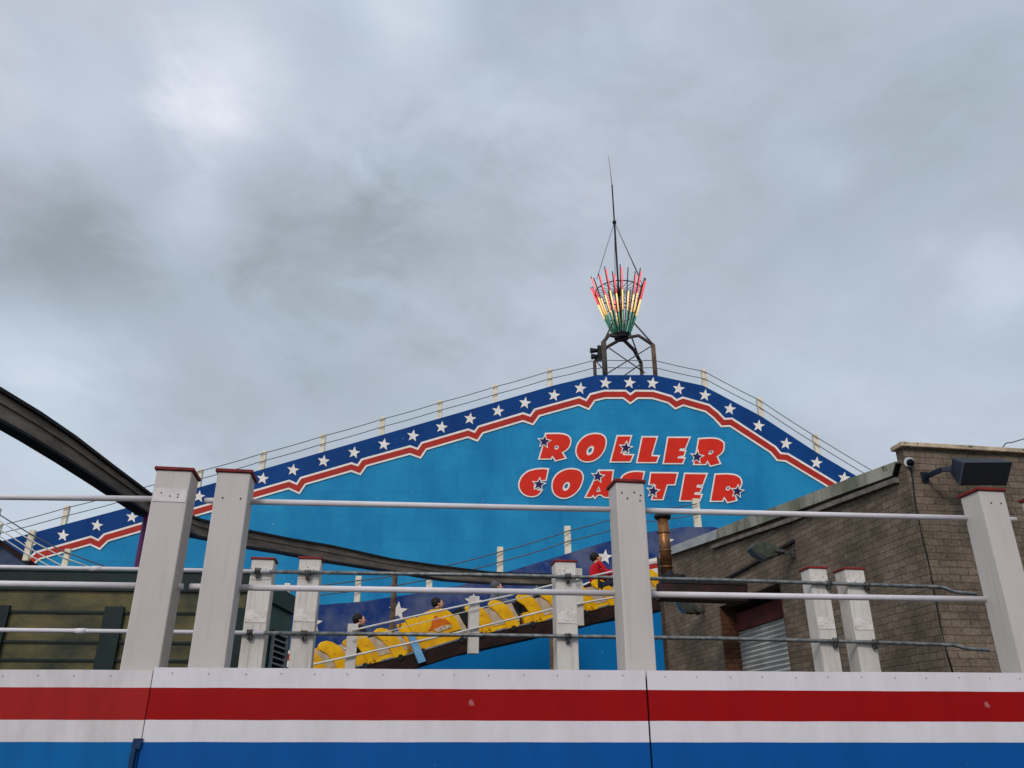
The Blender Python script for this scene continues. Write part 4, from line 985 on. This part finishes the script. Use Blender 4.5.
def rail(plane, pts, r_, label, mat, off, sleeves=(), stubs=(), group='upper and lower front handrails', clamps=()):
    P = [plane.at(x, y, off) for x, y in pts]
    mb = MB(); mb.tube(P, r_, 14); ob_t = thing('handrail', label, 'handrail', P[0], group)
    mb.build('tube', mat, ob_t)
    for x, y in sleeves:
        a = plane.at(x - 5, y, off); b = plane.at(x + 5, y, off)
        MB().tube([a, b], r_ * 1.28, 14).build('sleeve', mat, ob_t)
    for x, y in clamps:
        c = plane.at(x, y, off); u = plane.u
        m = MB(); m.tube([c - u * .022, c + u * .022], r_ * 1.35, 12); m.box(c + Vector((0, .008, -.028)), (.035, .03, .045)); m.tube([c + Vector((0, -.01, -.045)), c + Vector((0, -.01, .026))], .006, 6)
        m.tube([c + u * .02 + Vector((0, -.005, .012)), c + u * .02 + Vector((0, -.005, .025))], .006, 6); m.tube([c - u * .02 + Vector((0, -.005, .012)), c - u * .02 + Vector((0, -.005, .025))], .006, 6)
        m.build('clamp', 'fitting', ob_t)
    return ob_t
o1 = -.17
rail(BP, [(-160, 495), (160, 499)], .0155, 'white tube rail at the upper left, ending in the leftmost post', 'rail', o1)
rail(BP, [(205, 500.5), (222, 501)], .0155, 'short white rail stub between the two left posts, upper level', 'rail', o1)
rail(BP, [(235, 501.3), (632, 510)], .0155, 'long white upper rail across the blue hoarding between left and middle posts', 'rail', o1)
rail(BP, [(632, 510.3), (985, 518.5)], .0155, 'white upper rail from the middle post to the right post', 'rail', o1)
rail(BP, [(985, 518.6), (1016, 519.5)], .0135, 'short white rail end stub right of the large right post', 'rail', o1)
rail(BP, [(-160, 581.5), (150, 585.8)], .0155, 'white lower rail at the left crossing the green kiosk', 'rail', o1)
rail(BP, [(160, 586), (183, 586.5)], .0155, 'short lower rail stub right of the leftmost post', 'rail', o1)
rail(BP, [(190, 586.5), (215, 587)], .0155, 'short lower rail stub entering the second post from the left', 'rail', o1)
rail(BP, [(225, 587.2), (636, 593.5)], .0155, 'long white lower rail in front of the yellow train', 'rail', o1)
rail(BP, [(636, 594), (1000, 599.5)], .0155, 'white lower rail from the middle post across the brick wall', 'rail', o1)

QP = Plane((0, 6.85, 0), YAW)
def back_post(px_c, py_top, label, w, h=None, depth=None):
    p = QP.at(px_c, 668, 0); d = ray(px_c, py_top); zt = EYE.z + d.z * (p.y / d.y)
    t = post(p.x, p.y, w, zt, R(8), label, 'post_old', 'old posts of the second barrier', depth)
    for z in (zt - .115, zt - .455):
        MB().box((0, -.002, z), (w - .014, .005, .095)).build('repair_patch', 'patch', t, origin=(0, 0, 0))
    return t
back_post(249.5, 559.5, 'weathered red-capped post of the back row, directly right of the second front post', .178)
back_post(299.5, 559, 'weathered red-capped back post beside the green kiosk louvre', .176)
back_post(568.5, 562, 'weathered red-capped back post near the middle, in front of the train', .176)
back_post(833, 568.5, 'weathered red-capped back post before the roller shutter door', .160)
back_post(871, 569.5, 'weathered red-capped back post against the brick wall, rightmost of the back row', .176)
G2 = 'rails of the second barrier'
rail(QP, [(-140, 565), (0, 567), (270, 571.5)], .0165, 'white painted upper rail of the back barrier at the left', 'rail', .03, sleeves=[(96, 568.6)], clamps=[(258, 571)], group=G2)
rail(QP, [(270, 571.8), (489, 575), (719, 580), (860, 584.5), (938, 586.8), (945, 588), (951, 591), (957, 592.3), (976, 594)], .0155, 'galvanised upper rail of the back barrier with a cranked right end', 'galv', .03, clamps=[(308, 573), (568, 576.6), (829, 583.5), (867, 584.8)], group=G2)
rail(QP, [(-140, 628), (0, 630), (264, 633)], .0165, 'white painted lower rail of the back barrier before the kiosk', 'rail', .03, sleeves=[(81, 631)], clamps=[(250, 632.8)], group=G2)
rail(QP, [(264, 633), (489, 635.2), (719, 638.5), (860, 641.8), (952, 645), (958, 646), (965, 648.3), (972, 649), (989, 650)], .0155, 'galvanised lower rail of the back barrier with a cranked right end', 'galv', .03, clamps=[(304, 633.5), (568, 636.5), (835.5, 641), (875, 642.3)], group=G2)

# ------------------------------------------------------------------ world and sun
w = bpy.data.worlds.new('World'); sc.world = w; w.use_nodes = True
nt = w.node_tree; nt.nodes.clear(); L = nt.links.new
out = N(nt, 'ShaderNodeOutputWorld'); bg = N(nt, 'ShaderNodeBackground'); bg.inputs['Strength'].default_value = .1
L(bg.outputs[0], out.inputs[0])
SUN_EL, SUN_AZ = R(34), R(200)       # azimuth from +Y clockwise: behind the camera, a little left
sky = N(nt, 'ShaderNodeTexSky', sky_type='NISHITA'); sky.sun_disc = False; sky.sun_elevation = SUN_EL; sky.sun_rotation = SUN_AZ
tc = N(nt, 'ShaderNodeTexCoord')
sun_dir = Vector((math.sin(SUN_AZ) * math.cos(SUN_EL), math.cos(SUN_AZ) * math.cos(SUN_EL), math.sin(SUN_EL)))
# flatten directions onto a cloud layer
sep = N(nt, 'ShaderNodeSeparateXYZ'); L(tc.outputs['Generated'], sep.inputs[0])
zc = N(nt, 'ShaderNodeMath', operation='MAXIMUM'); zc.inputs[1].default_value = .0; L(sep.outputs['Z'], zc.inputs[0])
za = N(nt, 'ShaderNodeMath', operation='ADD'); za.inputs[1].default_value = .22; L(zc.outputs[0], za.inputs[0])
dx = N(nt, 'ShaderNodeMath', operation='DIVIDE'); L(sep.outputs['X'], dx.inputs[0]); L(za.outputs[0], dx.inputs[1])
dy = N(nt, 'ShaderNodeMath', operation='DIVIDE'); L(sep.outputs['Y'], dy.inputs[0]); L(za.outputs[0], dy.inputs[1])
cb = N(nt, 'ShaderNodeCombineXYZ'); L(dx.outputs[0], cb.inputs['X']); L(dy.outputs[0], cb.inputs['Y'])
def wnoise(scale, det, rough, off, dist=0.0, src=None, stretch=(1, 1, 1.7)):
    mp = N(nt, 'ShaderNodeMapping'); mp.inputs['Location'].default_value = off; mp.inputs['Scale'].default_value = stretch; L(src or tc.outputs['Generated'], mp.inputs[0])
    n = N(nt, 'ShaderNodeTexNoise'); n.inputs['Scale'].default_value = scale; n.inputs['Detail'].default_value = det; n.inputs['Roughness'].default_value = rough; n.inputs['Distortion'].default_value = dist
    L(mp.outputs[0], n.inputs['Vector']); return n
def math2(op, a, b=None):
    n = N(nt, 'ShaderNodeMath', operation=op)
    for i, x in enumerate((a, b)):
        if x is None: continue
        if isinstance(x, (int, float)): n.inputs[i].default_value = x
        else: L(x, n.inputs[i])
    return n.outputs[0]
nA = wnoise(2.3, 8, .55, (3.1, 1.7, 0), .25); nB = wnoise(8.0, 8, .6, (8.1, 4.2, 0), .35)
val = math2('ADD', math2('MULTIPLY', math2('SUBTRACT', nA.outputs['Fac'], .5), .80), math2('MULTIPLY', math2('SUBTRACT', nB.outputs['Fac'], .5), .24))
warp = math2('MULTIPLY', math2('SUBTRACT', nB.outputs['Fac'], .5), .8)
# brighter and darker cloud banks in chosen directions of the sky
def bank(px, py, sx, amp):
    d = ray(px, py).normalized()
    vd = N(nt, 'ShaderNodeVectorMath', operation='DISTANCE'); L(tc.outputs['Generated'], vd.inputs[0]); vd.inputs[1].default_value = d
    dd = math2('ADD', vd.outputs['Value'], math2('MULTIPLY', warp, sx * 1.6))
    mr = N(nt, 'ShaderNodeMapRange', interpolation_type='SMOOTHERSTEP'); mr.inputs['From Min'].default_value = sx; mr.inputs['From Max'].default_value = 0; mr.inputs['To Min'].default_value = 0; mr.inputs['To Max'].default_value = amp
    L(dd, mr.inputs['Value']); return mr.outputs[0]
for b_ in ((225, 55, .12, .17), (205, 100, .08, .16), (250, 70, .07, .08), (215, 140, .10, .14), (150, 100, .13, .10), (40, 235, .13, -.26), (70, 280, .14, -.16), (30, 345, .13, .20), (60, 420, .22, .16), (1000, 270, .08, .14), (790, 160, .07, .08), (560, 60, .2, -.08), (190, 215, .07, .14), (330, 245, .16, -.18), (460, 235, .20, -.18), (300, 300, .14, -.06), (20, 60, .22, .12), (410, 5, .10, .16), (990, 290, .12, .14), (830, 168, .06, .10), (470, 350, .2, .04), (30, 480, .25, .14), (900, 420, .3, .08)):
    val = math2('ADD', val, bank(*b_))
rp = N(nt, 'ShaderNodeValToRGB'); cr = rp.color_ramp
def sc10(c, k=10): return tuple(x * k for x in c[:3]) + (1,)
stops = [(0.0, srgb(142, 151, 161)), (.28, srgb(163, 174, 185)), (.5, srgb(181, 193, 207)), (.7, srgb(199, 211, 225)), (1.0, srgb(230, 235, 248))]
cr.elements[0].position = 0; cr.elements[0].color = stops[0][1]; cr.elements[1].position = 1; cr.elements[1].color = stops[-1][1]
for p, c in stops[1:-1]:
    e = cr.elements.new(p); e.color = c
L(math2('ADD', val, .5), rp.inputs['Fac'])
# hue drift: some banks pinkish, some cyan
nC = wnoise(2.6, 4, .5, (1.0, 9.0, 0))
rc = N(nt, 'ShaderNodeValToRGB'); rc.color_ramp.elements[0].position = .36; rc.color_ramp.elements[0].color = (.985, 1.005, 1.0, 1); rc.color_ramp.elements[1].position = .62; rc.color_ramp.elements[1].color = (1.045, 1.0, 1.0, 1)
L(nC.outputs['Fac'], rc.inputs['Fac'])
mh = N(nt, 'ShaderNodeMixRGB', blend_type='MULTIPLY'); mh.inputs['Fac'].default_value = 1; L(rp.outputs[0], mh.inputs['Color1']); L(rc.outputs[0], mh.inputs['Color2'])
# cloud brightens towards the sun behind the camera
dt_ = N(nt, 'ShaderNodeVectorMath', operation='DOT_PRODUCT'); L(tc.outputs['Generated'], dt_.inputs[0]); dt_.inputs[1].default_value = sun_dir
mb_ = N(nt, 'ShaderNodeMapRange'); mb_.inputs['From Min'].default_value = .1; mb_.inputs['From Max'].default_value = 1; mb_.inputs['To Min'].default_value = 10; mb_.inputs['To Max'].default_value = 20
L(dt_.outputs['Value'], mb_.inputs['Value'])
sc_ = N(nt, 'ShaderNodeVectorMath', operation='SCALE'); L(mh.outputs[0], sc_.inputs[0]); L(mb_.outputs[0], sc_.inputs['Scale'])
mxs = N(nt, 'ShaderNodeMixRGB'); mxs.inputs['Fac'].default_value = .95; L(sky.outputs[0], mxs.inputs['Color1']); L(sc_.outputs[0], mxs.inputs['Color2'])
L(mxs.outputs[0], bg.inputs['Color'])

sl_ = bpy.data.lights.new('sun', 'SUN'); sl_.energy = 1.35; sl_.angle = R(14); sl_.color = (1, .90, .82)
so_ = bpy.data.objects.new('sun', sl_); COL.objects.link(so_); so_.location = (0, -5, 20)
so_.rotation_euler = (-sun_dir).to_track_quat('-Z', 'Y').to_euler()

for o in bpy.data.objects:
    if '_o' in o: del o['_o']
vs = sc.view_settings; vs.view_transform = 'Standard'; vs.look = 'None'; vs.gamma = 1; vs.use_curve_mapping = False; vs.exposure = 0.0
sc.render.engine = 'CYCLES'; sc.render.resolution_x = 1024; sc.render.resolution_y = 768
